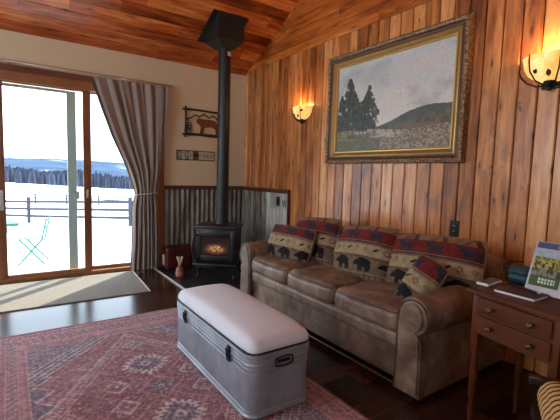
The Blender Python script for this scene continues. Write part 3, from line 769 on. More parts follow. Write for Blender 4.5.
def paint(u, v):
    """u 0..1 left to right, v 0..1 bottom to top"""
    n1 = fbm(u*5, v*5, 4, 31); n2 = fbm(u*30, v*30, 3, 33); n3 = fbm(u*80, v*60, 2, 35)
    c = np.zeros((u.size, 3)); sky = np.array(srgb(190, 196, 196)); c[:] = sky
    def put(m, col, a=1.0):
        m = np.clip(np.asarray(m, float), 0, 1)[:, None]*a; c[:] = c*(1-m)+np.array(col)*m
    put(np.clip(1.2-v*1.5, 0, 1), srgb(222, 216, 202), .7); put(np.clip((n1-.5)*4, 0, 1), srgb(206, 196, 186), .6); put(np.clip((.45-n1)*4, 0, 1), srgb(138, 146, 152), .6)
    blob = np.exp(-((u-.60)/.13)**2-((v-.56)/.10)**2); put(blob*np.clip(n2*2-.4, 0, 1.2), srgb(224, 208, 192), .8)
    h1 = .285+.14*np.clip((u-.40)/.6, 0, 1)**1.1+.035*np.sin(u*9+1)*(u > .4)+.012*n2
    h1 = np.where(u < .34, .25, h1)
    put(v < h1, srgb(84, 92, 88)); put((v < h1) & (n2 > .5), srgb(66, 76, 68), .7)
    h2 = .25+.12*np.clip((u-.62)/.4, 0, 1)+.015*n2
    put(v < h2, srgb(110, 96, 72)); put((v < h2) & (n2 > .52), srgb(72, 76, 56), .8)
    h3 = .215+.02*np.sin(u*7)+.015*n2
    put(v < h3, srgb(142, 128, 108)); put((v < h3) & (n3 > .52), srgb(92, 74, 56), .7); put((v < h3) & (n3 < .36), srgb(170, 158, 138), .5)
    wat = (v < h3) & (v > .13) & (u > .2) & (u < .62); put(wat & (n2 > .42), srgb(186, 180, 168), .6)
    put((v < .18-.1*u) & (u < .45), srgb(74, 84, 56), .75); put((v < .25) & (v > .12) & (u < .22) & (n2 > .4), srgb(126, 130, 84), .6)
    put((np.abs(v-.155-.02*n1) < .02) & (u > .12) & (u < .36), srgb(62, 68, 62), .7)
    # trees
    def tree(cx, b, t, wd, sd):
        hh = (v-b)/(t-b); wdt = wd*(np.clip(1.05-hh, 0, 1)**.75)*1.25*np.clip(hh*4+.1, 0, 1)
        wob = fbm(u*26+sd, v*22, 3, sd)
        put((hh > .12) & (hh < 1.02) & (np.abs(u-cx) < wdt*(.45+1.0*wob)) & (wob+.12*n3 > .36), srgb(48, 60, 52), .95)
        put((hh > .12) & (hh < 1.0) & (np.abs(u-cx) < wdt*.9) & (n3 > .62), srgb(96, 104, 84), .5)
        put((np.abs(u-cx-.01*np.sin(v*20)) < .004) & (v > b-.02) & (v < t-.1), srgb(46, 40, 34))
    tree(.045, .18, .66, .085, 41); tree(.13, .16, .84, .12, 43); tree(.19, .18, .66, .09, 47); tree(.33, .17, .72, .11, 51); tree(.255, .18, .56, .08, 53); tree(.29, .2, .60, .07, 57)
    return c*1.12
nu, nv = 260, 180; U, V = np.meshgrid(np.linspace(0, 1, nu), np.linspace(0, 1, nv)); u, v = U.ravel(), V.ravel()
iw, ih = fw-.116, fh-.116
co = np.stack([np.full(u.size, -.013), (1-2*u)*iw, (2*v-1)*ih], 1)
pattern_mesh('canvas', co, grid_faces(nu, nv, 0, True), paint(u, v), attr_mat('oil_paint', .4, 0, .3, 120, 0, .5), pc)

def shade_mat():
    s = N('amber_glass_shade'); v, q = s.obj(); n_ = s.noise(v, 12, 4, .6, .8)
    c = s.ramp(n_, [(.3, (1, .42, .08)), (.55, (1, .62, .18)), (.75, (1, .86, .48))])
    s.base(c, .3); s.l(c, s.b.inputs['Emission Color']); s.b.inputs['Emission Strength'].default_value = .42
    s.b.inputs['Base Color'].default_value = (.3, .2, .1, 1); return s.m
m_shade = shade_mat()
def sconce(label):
    t = thing('wall_sconce', label, 'wall lamp', (0, 0, 0), 0, None)
    # half bowl, open to the top, flat side on the wall
    prof = [(0.002, -.085), (.045, -.08), (.09, -.062), (.13, -.03), (.152, .01), (.160, .055), (.163, .07), (.156, .07), (.150, .03), (.12, -.025), (.08, -.055), (.04, -.07), (.002, -.075)]
    bm = BM(); lathe(bm, prof, 28, Matrix.Diagonal((.80, 1, 1, 1)), PI/2, 3*PI/2); mk('glass_shade', bm, m_shade, t, smooth=True)
    bm = BM(); box(bm, (-.012, -.05, -.12), (-.0005, .05, .02), .004); lathe(bm, [(0, -.135), (.012, -.13), (.018, -.115), (.012, -.1), (.03, -.09), (.034, -.078), (0, -.07)], 14, Matrix.Translation((-.03, 0, 0))); mk('iron_bracket', bm, m_iron, t, smooth=True)
    for sy in (-1, 1):
        bm = BM(); tube(bm, [(-.035, sy*.012, -.10), (-.03, sy*.07, -.10), (-.022, sy*.13, -.07), (-.018, sy*.168, -.03), (-.02, sy*.182, .01), (-.02, sy*.172, .03)], [.006, .006, .005, .005, .004, .003], 6)
        tube(bm, [(-.04, sy*.03, -.095), (-.09, sy*.055, -.075), (-.118, sy*.075, -.025), (-.126, sy*.08, .03), (-.127, sy*.08, .075)], .0045, 6)
        mk('iron_strap', bm, m_iron, t, smooth=True)
    leaf = [(0, -.022), (.012, -.008), (.013, .006), (0, .024), (-.012, .006), (-.012, -.01)]
    for (sy, zz, tw) in ((.055, -.02, .6), (-.085, .015, -.9), (-.02, -.045, .2)):
        xx = -.80*math.sqrt(max(0, (.148 if zz > 0 else .125)**2-sy**2))-.008
        bm = BM(); prism(bm, leaf, .004, Matrix.Translation((xx, sy, zz)) @ Matrix.Rotation(-PI/2-math.atan2(sy, .12), 4, 'Z') @ Matrix.Rotation(PI/2, 4, 'X') @ Matrix.Rotation(tw, 4, 'Z')); mk('iron_leaf', bm, m_iron, t)
    bm = BM(); rbox(bm, (.045, .045, .06), .02, 3, M=Matrix.Translation((-.065, 0, .012))); mk('bulb', bm, emit('warm_bulb', (1, .62, .25), 3), t, smooth=True)
    return t
def sconce_light(t):
    d = bpy.data.lights.new('sconce_bulb_light', 'POINT'); d.energy = 2.2; d.color = (1, .55, .2); d.shadow_soft_size = .05
    o = bpy.data.objects.new('sconce_bulb_light', d); COL.objects.link(o); o.parent = t; o.location = (-.075, 0, .085)
s1 = sconce('lit amber bowl sconce at the left of the landscape painting'); s1.location = (0, -1.297, 1.842); sconce_light(s1)
s2 = s1.copy(); COL.objects.link(s2); s2['label'] = 'lit amber bowl sconce at the right of the painting, cut by the picture edge'
for ch in list(s1.children):
    c = ch.copy(); COL.objects.link(c); c.parent = s2
s2.location = (0, -3.665, 1.845)
s1.scale = (.88, .88, .88)
s1['group'] = s2['group'] = 'amber sconces on the wood wall'

# ================================================================= SOFA
SY0, SY1 = -1.62, -3.585     # outer sides
sofa = thing('leather_sofa', 'brown distressed leather three seat sofa against the wood wall', 'sofa', (-.5, (SY0+SY1)/2, 0))
def sm(name, bm, mat=m_leather, smooth=True, parent=sofa):
    bmesh.ops.translate(bm, verts=bm.verts, vec=(.5, -(SY0+SY1)/2, 0)); return mk(name, bm, mat, parent, smooth=smooth)
IY0, IY1 = -1.80, -3.385
bm = BM(); rbox(bm, (.80, IY0-IY1+.04, .20), .02, 6, M=Matrix.Translation((-.485, (IY0+IY1)/2, .15))); sm('base', bm)
bm = BM(); rbox(bm, (.06, IY0-IY1, .095), .028, 8, (.006, 0, 0), M=Matrix.Translation((-.885, (IY0+IY1)/2, .285))); sm('front_rail', bm)
bm = BM(); tube(bm, [(-.905, IY0-.005, .245), (-.905, IY1+.005, .245)], .007, 8); tube(bm, [(-.905, IY0-.005, .035), (-.905, IY1+.005, .035)], .006, 8); sm('welt', bm, m_welt)
# rolled arms
def arm(sgn, yin):
    # profile in (y,z); yin = inner face, sgn=+1 the arm extends to +y
    def prof(zs, rr):
        cyy = yin+sgn*.095; pts = [(yin+sgn*.0, .03), (yin+sgn*.0, zs-.06)]
        for k in range(17):
            a = PI-.35 - k*(PI*1.28)/16; pts.append((cyy+sgn*math.cos(a)*rr, zs+math.sin(a)*rr))
        pts += [(yin+sgn*.155, zs-rr-.02), (yin+sgn*.16, .03)]
        return pts
    bm = BM(); rings = []
    for x_, zs, rr in ((-.925, .452, .090), (-.918, .455, .100), (-.90, .457, .104), (-.7, .460, .106), (-.45, .462, .106), (-.2, .462, .106), (-.06, .46, .10)):
        rings.append([bm.verts.new((x_, y_, z_)) for y_, z_ in prof(zs, rr)])
    for a, b in zip(rings, rings[1:]):
        m = len(a)
        for k in range(m): bm.faces.new((a[k], a[(k+1) % m], b[(k+1) % m], b[k]))
    bm.faces.new(rings[0]); bm.faces.new(rings[-1][::-1])
    a_ = sm('arm', bm)
    # front panel and welt
    pr = prof(.452, .078); cyy = yin+sgn*.095
    pr = [(cyy+(y_-cyy)*.86, z_ if z_ > .1 else z_+.02) for y_, z_ in pr]
    bm = BM(); A_ = [bm.verts.new((-.925, y_, z_)) for y_, z_ in pr]; B_ = [bm.verts.new((-.936, cyy+(y_-cyy)*.93, z_)) for y_, z_ in pr]
    m = len(A_); bm.faces.new(B_); bm.faces.new(A_[::-1])
    for k in range(m): bm.faces.new((A_[k], A_[(k+1) % m], B_[(k+1) % m], B_[k]))
    bmesh.ops.translate(bm, verts=bm.verts, vec=(.5, -(SY0+SY1)/2, 0)); mk('arm_front', bm, m_leather, a_, smooth=True)
    pr = prof(.452, .092); bm = BM(); tube(bm, [(-.925, y_, z_) for y_, z_ in pr], .006, 6)
    bmesh.ops.translate(bm, verts=bm.verts, vec=(.5, -(SY0+SY1)/2, 0)); mk('arm_welt', bm, m_welt, a_, smooth=True)
arm(1, IY0); arm(-1, IY1)
bm = BM(); rbox(bm, (.22, IY0-IY1+.30, .62), .06, 8, (.0, 0, .01), M=Matrix.Translation((-.16, (IY0+IY1)/2, .40)) @ Matrix.Rotation(R(3), 4, 'Y')); sm('back', bm)
sw_ = (IY0-IY1)/3
for k in range(3):
    yc = IY0-sw_*(k+.5)
    bm = BM(); rbox(bm, (.68, sw_-.008, .135), .045, 12, (.012, 0, .028), M=Matrix.Translation((-.585, yc, .385)))
    for v in bm.verts:
        v.co.z += .004*math.sin(v.co.y*45+v.co.x*10)*(v.co.z > .42)+.005*math.sin(v.co.x*30+v.co.y*12)*(v.co.z > .42)
    sc = sm('seat_cushion', bm)
    bm = BM(); hy = sw_/2-.010
    for zz in (.335, .438):
        tube(bm, [(-.86, yc+hy, zz), (-.915, yc+hy-.015, zz), (-.926, yc+hy-.05, zz), (-.929, yc, zz+.002), (-.926, yc-hy+.05, zz), (-.915, yc-hy+.015, zz), (-.86, yc-hy, zz)], .0045, 6)
    bmesh.ops.translate(bm, verts=bm.verts, vec=(.5, -(SY0+SY1)/2, 0)); mk('cushion_welt', bm, m_welt, sc, smooth=True)
for yy in (SY0-.08, SY1+.08):
    for xx in (-.86, -.12):
        bm = BM(); lathe(bm, [(.018, 0), (.024, .032), (0, .032)], 12, Matrix.Translation((xx, yy, 0))); sm('foot', bm, m_dark)

# ---- southwestern pattern cushions
def cush_pattern(u, v, top=True, W=.55, H=.45, seed=0):
    tan = np.array(srgb(150, 112, 76)); brn = np.array(srgb(88, 50, 34)); red = np.array(srgb(122, 44, 42)); cream = np.array(srgb(176, 154, 120)); taupe = np.array(srgb(126, 106, 88)); blk = np.array(srgb(38, 34, 36)); slate = np.array(srgb(62, 62, 76))
    c = np.zeros((u.size, 3)); c[:] = taupe; x = u*W/1.45; y = v*H/1.45; H = H/1.45
    def put(m, col, a=1.0):
        m = np.clip(np.asarray(m, float), 0, 1)[:, None]*a; c[:] = c*(1-m)+np.array(col)*m
    if top: b = (.10, .40, .64, .88)
    else: b = (.08, .40, .70, 1.1)
    put(v > b[1], cream); put(v > b[2], red); put(v > b[3], tan)
    if top:
        s_ = (x+(v-b[3])*.15) % .14; put((v > b[3]) & (s_ < .022), brn); put((v > b[3]) & (np.abs(((x*1.0-(v-b[3])*.3) % .14)-.09) < .006), brn, .7)
    for bb in b[:3]:
        put(np.abs(v-bb) < .012, blk, .6); put(np.abs(v-bb-.026) < .008, cream, .7); put(np.abs(v-bb+.026) < .008, brn, .6)
    put(v < b[0], red*.6+taupe*.4, .6); put((v < b[0]) & (np.sin(x*2*PI/.03) > 0), cream, .4)
    def ell(cx, cy, rx, ry, px, py): return ((px-cx)/rx)**2+((py-cy)/ry)**2 < 1
    def bearm(px, py):
        m = ell(0, .012, .036, .021, px, py) | ell(-.042, .010, .017, .014, px, py) | ell(-.018, .022, .022, .017, px, py) | ell(-.058, .003, .010, .007, px, py)
        for lx in (-.030, -.016, .016, .030): m |= (np.abs(px-lx-.15*(py+.01)) < .0065) & (py < .005) & (py > -.028)
        return m
    def animm(px, py):   # moose / bison
        m = (np.abs(px) < .030) & (np.abs(py-.004) < .013) | ell(-.036, .014, .015, .011, px, py) | ((np.abs(px+.034) < .022) & (np.abs(py-.026) < .005))
        for lx in (-.025, -.012, .014, .026): m |= (np.abs(px-lx) < .004) & (py < 0) & (py > -.026)
        return m
    yc = (b[0]+b[1])/2*H; px = ((x+.02+.03*seed) % .135)-.0675; put(bearm(px, (y-yc)*1.0), blk)
    yc = (b[2]+min(b[3], 1.0))/2*H; px = ((x+.05*seed) % .145)-.0725; put(animm(px, (y-yc)*1.0) & (v > b[2]+.02), slate*.7+blk*.3)
    put((v > b[2]) & (np.abs(v-(b[2]+min(b[3], 1))/2+.11) < .006) & (np.sin(x*2*PI/.02) > 0), slate, .8)
    yc = (b[1]+b[2])/2*H; k = np.floor(x/.05); px = (x % .05)-.025; py = y-yc
    put(((k % 3) == 0) & ((ell(0, 0, .012, .006, px, py-.3*px)) | ell(.012, .008, .006, .004, px, py)), blk)
    put(((k % 3) == 1) & (np.abs(np.abs(px)+np.abs(py)-.013) < .003), brn, .8); put(((k % 3) == 2) & (np.abs(np.abs(px)+np.abs(py)-.009) < .003), taupe, .9)
    n_ = fbm(x*60, y*60, 3, 60+seed); c *= (.50+.5*n_)[:, None]
    return c
m_tap = attr_mat('tapestry_cloth', .95, 0, .5, 220, .1, .1)
def pillow(name, W, H, T, top, seed, M, label, parent=None, corner=.9, boxy=2.4):
    nu, nv = 110, 90; U, V = np.meshgrid(np.linspace(-1, 1, nu), np.linspace(-1, 1, nv)); u, v = U.ravel(), V.ravel()
    pin = 1-.07*(np.abs(u)**2)*(1-np.abs(v)**2)*0
    xx = u*W/2*(1-.05*(1-np.abs(v)**2)*0-.04*v**2); yy = v*H/2*(1-.04*u**2)
    th = T/2*((1-np.abs(u)**boxy)*(1-np.abs(v)**boxy)).clip(0)**.5
    th = th*(1+.05*np.sin(u*5+seed)*np.cos(v*4)+.05*(fbm(u*3+seed, v*3, 2, seed)-.5))
    # u: right (local X), v: up (local Z), thickness local -Y front
    f = np.stack([xx, -th-.002, yy], 1); b = np.stack([xx, th+.002, yy], 1)
    co = np.vstack([f, b]); faces = grid_faces(nu, nv)+grid_faces(nu, nv, nu*nv, True)
    ring = list(range(nu))+[j*nu+nu-1 for j in range(1, nv)]+[(nv-1)*nu+i for i in range(nu-2, -1, -1)]+[j*nu for j in range(nv-2, 0, -1)]
    n = len(ring); o_ = nu*nv
    for k in range(n): faces.append((ring[k], o_+ring[k], o_+ring[(k+1) % n], ring[(k+1) % n])[::-1])
    cc = cush_pattern((u+1)/2, (v+1)/2, top, W, H, seed); cc = np.vstack([cc, cc])
    root = bpy.data.objects.new(name, None); root.matrix_world = M; COL.objects.link(root)
    if label: tag(root, label, 'pillow', 'patterned cushions on the leather sofa')
    pattern_mesh('cushion_cover', co, faces, cc, m_tap, root, smooth=True)
    bm = BM(); tube(bm, [tuple(co[i]*np.array([1.003, 0, 1.003])) for i in ring[::3]], .005, 6, closed=True); mk('piping', bm, simple('tan_piping', srgb(122, 98, 74), .9), root, smooth=True)
    return root
def PM(x, y, z, lean=15, turn=0, roll=0):
    """front faces -X; lean = tip backwards; turn about vertical; roll in its own plane"""
    return Matrix.Translation((x, y, z)) @ Matrix.Rotation(R(-90+turn), 4, 'Z') @ Matrix.Rotation(R(-lean), 4, 'X') @ Matrix.Rotation(R(roll), 4, 'Y')
pillow('back_cushion', .56, .43, .23, True, 0, PM(-.44, -2.075, .600, 22, 0, -4), 'patterned back cushion at the far left end of the sofa, partly hidden')
pillow('back_cushion', .56, .43, .24, True, 1, PM(-.47, -2.685, .603, 24, -3, -5), 'middle patterned back cushion with tan top, red band and black bears')
pillow('back_cushion', .64, .43, .24, True, 2, PM(-.42, -3.235, .603, 20, 3, -3), 'wide patterned back cushion nearest the side table')
pillow('throw_pillow', .54, .33, .17, False, 3, PM(-.64, -1.98, .565, 20, 6, 0), 'red topped throw pillow leaning in the far corner of the sofa')
pillow('throw_pillow', .21, .34, .14, False, 4, PM(-.66, -3.32, .545, 24, 4, 19), 'small tilted throw pillow leaning on the near sofa arm')

# ================================================================= TRUNK OTTOMAN
TX0, TX1, TY0, TY1 = -1.752, -1.387, -2.235, -3.222
tr_ = thing('storage_ottoman', 'long galvanised metal storage ottoman with pale padded lid on the rug', 'ottoman', ((TX0+TX1)/2, (TY0+TY1)/2, .012))
hx, hy = (TX1-TX0)/2, (TY0-TY1)/2
def rrect(hx, hy, r, n=6):
    p = []
    for cx_, cy_, a0 in ((hx-r, hy-r, 0), (-hx+r, hy-r, 90), (-hx+r, -hy+r, 180), (hx-r, -hy+r, 270)):
        for k in range(n+1):
            a = R(a0+90*k/n); p.append((cx_+r*math.cos(a), cy_+r*math.sin(a)))
    return p
def ribbed(hx, hy, z0, z1, steps, ribs):
    """wall rings with horizontal ridges; vertical ribs on the flat runs"""
    bm = BM(); per = []
    r = .06
    base_ = rrect(hx, hy, r, 6); pts = []
    for k in range(len(base_)):
        a, b = Vector(base_[k]), Vector(base_[(k+1) % len(base_)]); L_ = (b-a).length; n_ = max(1, int(L_/.006)) if L_ > .08 else 1
        nrm = Vector(((b-a).y, -(b-a).x)).normalized()
        for i in range(n_):
            p = a.lerp(b, i/n_); rb = 0
            if n_ > 1:
                s_ = i/n_*L_; edge = min(s_, L_-s_); rb = .0035*abs(math.sin(PI*s_/.022))*min(1, edge/.02)
                if L_ > .5: rb *= .45
            pts.append((p, nrm, rb))
    rings = []
    for (z, d, rbf) in steps: rings.append([bm.verts.new((p.x+nrm.x*(d+rb*rbf), p.y+nrm.y*(d+rb*rbf), z)) for p, nrm, rb in pts])
    m = len(pts)
    for a, b in zip(rings, rings[1:]):
        for k in range(m): bm.faces.new((a[k], a[(k+1) % m], b[(k+1) % m], b[k]))
    bm.faces.new(rings[0][::-1]); bm.faces.new(rings[-1]); return bm
def ridge(z, w_=.005, h=.004): return [(z-w_, 0, 0), (z-w_*.4, h, 0), (z+w_*.4, h, 0), (z+w_, 0, 0)]
steps = [(.006, .004, 0), (.014, .006, 0), (.022, .0, 0)]+ridge(.038)+[(.05, 0, 1), (.205, 0, 1)]+ridge(.222)+[(.236, 0, 0)]+ridge(.246)+[(.262, 0, 0)]
bm = ribbed(hx, hy, 0, .26, steps, 1); mk('body', bm, m_galv, tr_, smooth=True)
bm = ribbed(hx+.004, hy+.004, .262, .33, [(.264, 0, 0), (.270, .003, 0), (.276, 0, 0)]+ridge(.290)+ridge(.306)+[(.322, 0, 0)], 0); lid = mk('lid', bm, m_galv, tr_, smooth=True)
bm = BM(); prism(bm, rrect(hx+.006, hy+.006, .064), .007, Matrix.Translation((0, 0, .322))); mk('lid_rim', bm, m_galvd, lid)
bm = BM(); rbox(bm, (2*hx+.006, 2*hy+.006, .085), .042, 14, (0, 0, .034), M=Matrix.Translation((0, 0, .345)))
for v in bm.verts:
    if v.co.z < .345: v.co.z = max(v.co.z, .3285)
    k_ = max(0, abs(v.co.y)-(hy-.12))/.12; v.co.x *= 1-.06*k_**2; v.co.z -= .012*k_**2*(v.co.z > .345)
mk('padded_top', bm, m_cushw, lid, smooth=True)
for yy in (hy-.20, -hy+.20):
    bm = BM(); box(bm, (-hx-.016, yy-.016, .225), (-hx-.006, yy+.016, .262), .002); box(bm, (-hx-.016, yy-.014, .268), (-hx-.007, yy+.014, .305), .002)
    tube(bm, [(-hx-.018, yy-.010, .245), (-hx-.020, yy-.010, .29), (-hx-.020, yy+.010, .29), (-hx-.018, yy+.010, .245)], .0035, 6, closed=True); mk('latch', bm, m_galvd, tr_)
bm = BM()
hp = [(.055*math.cos(a)*(1 if abs(math.cos(a)) > .01 else 1), .024*math.sin(a)) for a in [2*PI*k/28 for k in range(28)]]
hp = [(max(-.05, min(.05, x*1.25)), z) for x, z in hp]
tube(bm, [(x, -hy-.014, .268+z) for x, z in hp], .0045, 6, closed=True); box(bm, (-.035, -hy-.014, .262), (.035, -hy-.002, .276), .002); mk('end_handle', bm, m_iron, tr_)
bm = BM(); tube(bm, [(x, hy+.014, .268+z) for x, z in hp], .0045, 6, closed=True); box(bm, (-.035, hy+.002, .262), (.035, hy+.014, .276), .002); mk('end_handle', bm, m_iron, tr_)

# ================================================================= SIDE TABLE
TA = math.atan2(-.075, -.413)   # direction along the front
tb = thing('side_table', 'dark cherry wood side table with two drawers beside the sofa', 'side table', (-.906, -3.738, 0), 0)
# local axes: +Y' = -front direction, so local (x into depth, y along -front)
tb.rotation_euler = (0, 0, math.atan2(-.179, .984))
TW, TD, TH = .44, .42, .68
def tp_(name, bm, mat=m_tablewood, parent=tb, smooth=False): return mk(name, bm, mat, parent, smooth=smooth)
bm = BM(); box(bm, (0, -TW, TH-.022), (TD, 0, TH), .006); tp_('table_top', bm)
bm = BM(); box(bm, (.03, -TW+.03, .475), (TD-.03, -.03, TH-.022)); tp_('case', bm)
for z0_, z1_ in ((.575, .648), (.487, .563)):
    bm = BM(); box(bm, (.018, -TW+.055, z0_), (.034, -.055, z1_), .004); d_ = tp_('drawer', bm)
    for yy in (-.13, -TW+.13):
        bm = BM(); lathe(bm, [(.005, 0), (.005, .012), (.012, .017), (.013, .022), (.008, .028), (0, .029)], 12, Matrix.Translation((.018, yy, (z0_+z1_)/2)) @ Matrix.Rotation(-PI/2, 4, 'Y')); lathe(bm, [(0.0, .0005), (.017, .0005), (.017, .003), (0, .003)], 14, Matrix.Translation((.018, yy, (z0_+z1_)/2)) @ Matrix.Rotation(-PI/2, 4, 'Y') @ Matrix.Diagonal((.6, 1.3, 1, 1))); mk('knob', bm, m_brass, d_, smooth=True)
for xx in (.045, TD-.045):
    for yy in (-.045, -TW+.045):
        bm = BM(); box(bm, (xx-.018, yy-.018, .40), (xx+.018, yy+.018, .655), .002)
        lathe(bm, [(.010, 0), (.012, .03), (.016, .1), (.012, .14), (.018, .16), (.019, .3), (.013, .37), (.019, .385), (.019, .402)], 14, Matrix.Translation((xx, yy, 0))); tp_('leg', bm, smooth=True)
TM = Matrix.Translation((-.906, -3.738, 0)) @ Matrix.Rotation(tb.rotation_euler[2], 4, 'Z')

# things on the table
ph = thing('phone', 'white edged phone lying on the side table near the sofa', 'phone', (-.735, -3.762, TH), R(3))
bm = BM(); rbox(bm, (.150, .058, .012), .005, 6, M=Matrix.Translation((0, 0, .0065))); mk('phone_body', bm, m_white, ph, smooth=True)
bm = BM(); rbox(bm, (.125, .050, .0015), .0007, 4, M=Matrix.Translation((0.0, 0, .0128))); mk('screen', bm, simple('grey_screen', (.05, .05, .055), .3), ph)
nb_ = thing('notebook', 'brown covered notebook with white page edges on the side table', 'notebook', (-.795, -3.932, TH), R(-2))
bm = BM(); box(bm, (-.064, -.083, .002), (.060, .083, .011)); mk('pages', bm, m_paper, nb_)
bm = BM(); box(bm, (-.067, -.086, 0), (.064, .086, .002)); box(bm, (-.067, -.086, .011), (.064, .086, .014), .001); mk('cover', bm, m_cover, nb_)
pn = thing('pen', 'dark pen lying on the brown notebook', 'pen', (-.745, -3.93, TH+.0185), R(70))
bm = BM(); tube(bm, [(-.06, 0, 0), (.055, 0, 0), (.066, 0, 0)], [.0042, .0042, .001], 8); mk('barrel', bm, m_black, pn, smooth=True)
bm = BM(); tube(bm, [(-.06, 0, 0), (-.075, 0, 0)], .0046, 8); mk('cap', bm, m_chrome, pn, smooth=True)
bm = BM()
rb_ = [(-.845, -3.868, TH+.010), (-.875, -3.862, TH+.005), (-.912, -3.852, TH+.003), (-.922, -3.851, TH-.02), (-.921, -3.853, TH-.045)]
for a, b in zip(rb_, rb_[1:]):
    a, b = Vector(a), Vector(b); d = Vector((0, .004, 0)); n_ = (b-a).cross(d).normalized()*.0006
    q8 = [bm.verts.new(p) for p in (a-d-n_, a+d-n_, b+d-n_, b-d-n_, a-d+n_, a+d+n_, b+d+n_, b-d+n_)]
    for f in ((0, 1, 2, 3), (7, 6, 5, 4), (0, 4, 5, 1), (1, 5, 6, 2), (2, 6, 7, 3), (3, 7, 4, 0)): bm.faces.new([q8[i] for i in f])
mk('ribbon', bm, simple('tan_ribbon', srgb(190, 140, 110), .7), nb_)
# leaning picture display
FWd, FH = .30, .245
fd = thing('framed_photo_board', 'silver edged standing board with farm photos leaning back on the side table', 'photo board', (-.727, -4.064, TH+.003), 0)
LE = R(24); ML = Matrix.Rotation(LE, 4, 'Y')
bm = BM(); box(bm, (-.004, -.15, 0), (.008, .15, FH), .003, ML); mk('frame_board', bm, simple('silver_grey', (.5, .52, .55), .35, .3), fd)
def photo(name, y0, y1, z0, z1, fn, nuv=(60, 50)):
    nu, nv = nuv; U, V = np.meshgrid(np.linspace(0, 1, nu), np.linspace(0, 1, nv)); u, v = U.ravel(), V.ravel()
    co = np.stack([np.full(u.size, -.0048), y0+(y1-y0)*u, z0+(z1-z0)*v], 1); co = (np.array(ML.to_3x3()) @ co.T).T
    pattern_mesh(name, co, grid_faces(nu, nv, 0, True), fn(u, v), attr_mat(name+'_print', .3, 0, 0, 50, 0, .5), fd)
def farm(u, v):
    c = np.zeros((u.size, 3)); c[:] = srgb(98, 124, 62); n_ = fbm(u*9, v*9, 3, 70)
    c[v > .82] = srgb(170, 190, 205); m = (v > .5) & (v < .82) & (n_ > .45); c[m] = srgb(186, 172, 84); m = (n_ > .6) & (v < .82) & (v > .3); c[m] = srgb(52, 66, 48)
    m = (v > .3) & (v < .5) & (n_ < .42); c[m] = srgb(150, 130, 150); c[v < .3] = srgb(62, 96, 50)
    m = (v > .10) & (v < .24) & (u > .28) & (u < .86) & (np.sin(u*60) > -.6) & (np.abs(v-.17) > .008); c[m] = srgb(225, 225, 215); return c
def dark(u, v):
    c = np.zeros((u.size, 3)); c[:] = srgb(44, 46, 62); n_ = fbm(u*8, v*8, 3, 75)
    for cx, cy, r in ((.12, .42, .11), (.3, .55, .07), (.12, .1, .12), (.6, .3, .08), (.8, .7, .06)):
        c[(u-cx)**2+(v-cy)**2*1.3 < r*r*(.6+n_)] = srgb(196, 100, 112)
    c[(np.abs(v-.62-.05*np.sin(u*12)) < .02)] = srgb(110, 140, 130); return c
photo('farm_photo', .140, .022, .034, .200, farm); photo('flower_photo', .010, -.140, .034, .205, dark)
photo('title_band', .142, -.142, .212, .240, lambda u, v: np.where(((np.abs(v-.5) < .22) & (np.sin(u*150) > -.3) & (u > .3) & (u < .8))[:, None], np.array(srgb(200, 205, 220)), np.array(srgb(78, 92, 132))), (160, 10))
bm = BM(); prism(bm, [(0, 0), (.16, 0), (.09, .16)], .004, Matrix.Translation((0.02, 0, 0)) @ Matrix(((1, 0, 0, 0), (0, 0, -1, 0), (0, 1, 0, 0), (0, 0, 0, 1)))); mk('easel_leg', bm, m_black, fd)
tl = thing('teal_basket', 'small dark teal woven holder behind the notebook on the side table', 'basket', (-.595, -3.845, TH), R(-10))
bm = BM(); rbox(bm, (.08, .115, .09), .03, 8, M=Matrix.Translation((0, 0, .045)))
for v in bm.verts:
    v.co.x += .003*math.sin(v.co.z*180); v.co.y += .003*math.sin(v.co.z*180+v.co.x*60)
mk('basket_body', bm, m_teal, tl, smooth=True)
bm = BM(); tube(bm, [(-.045, .065, .04), (-.04, .078, .075), (0, .07, .10), (.04, .02, .10)], .003, 6); mk('basket_handle', bm, m_iron, tl, smooth=True)

# ================================================================= STRIPED CHAIR (corner of the picture)
ch = thing('striped_chair', 'dark wood chair with gold and brown striped cushion beside the table', 'chair', (-1.243, -4.483, 0), R(27))
s = N('gold_brown_stripe'); v, q = s.obj()
sw1 = s.math('ADD', q[0], s.math('MULTIPLY', q[1], .25))
f = s.math('FRACT', s.math('DIVIDE', sw1, .030)); c = s.ramp(f, [(0, srgb(70, 42, 26)), (.30, srgb(70, 42, 26)), (.36, srgb(206, 164, 98)), (.94, srgb(214, 178, 116)), (1, srgb(70, 42, 26))])
s.base(c, .9); s.bump(s.noise(v, 200, 2), .3, .003)
bm = BM(); rbox(bm, (.44, .50, .10), .048, 12, (0, 0, .03), M=Matrix.Translation((0, 0, .465))); mk('seat_cushion', bm, s.m, ch, smooth=True)
bm = BM(); box(bm, (-.225, -.26, .36), (.225, .26, .405), .006); mk('seat_frame', bm, m_chairwood, ch)
for sx in (-1, 1):
    for sy in (-1, 1):
        top_ = .37 if sy > 0 else .37
        bm = BM(); box(bm, (sx*.20-.02, sy*.235-.02, 0), (sx*.20+.02, sy*.235+.02, top_), .003); mk('leg', bm, m_chairwood, ch)
bm = BM(); box(bm, (.232, -.27, .47), (.262, .27, .50), .006); box(bm, (.235, .20, .36), (.259, .235, .472), .003); box(bm, (.235, -.25, .36), (.259, -.215, .472), .003); mk('side_rail', bm, m_chairwood, ch)
bm = BM(); box(bm, (-.22, -.275, .38), (-.18, -.245, .92), .004); box(bm, (.18, -.275, .38), (.22, -.245, .92), .004); box(bm, (-.18, -.272, .80), (.18, -.25, .90), .004); box(bm, (-.18, -.272, .56), (.18, -.25, .63), .004); mk('backrest', bm, m_chairwood, ch)

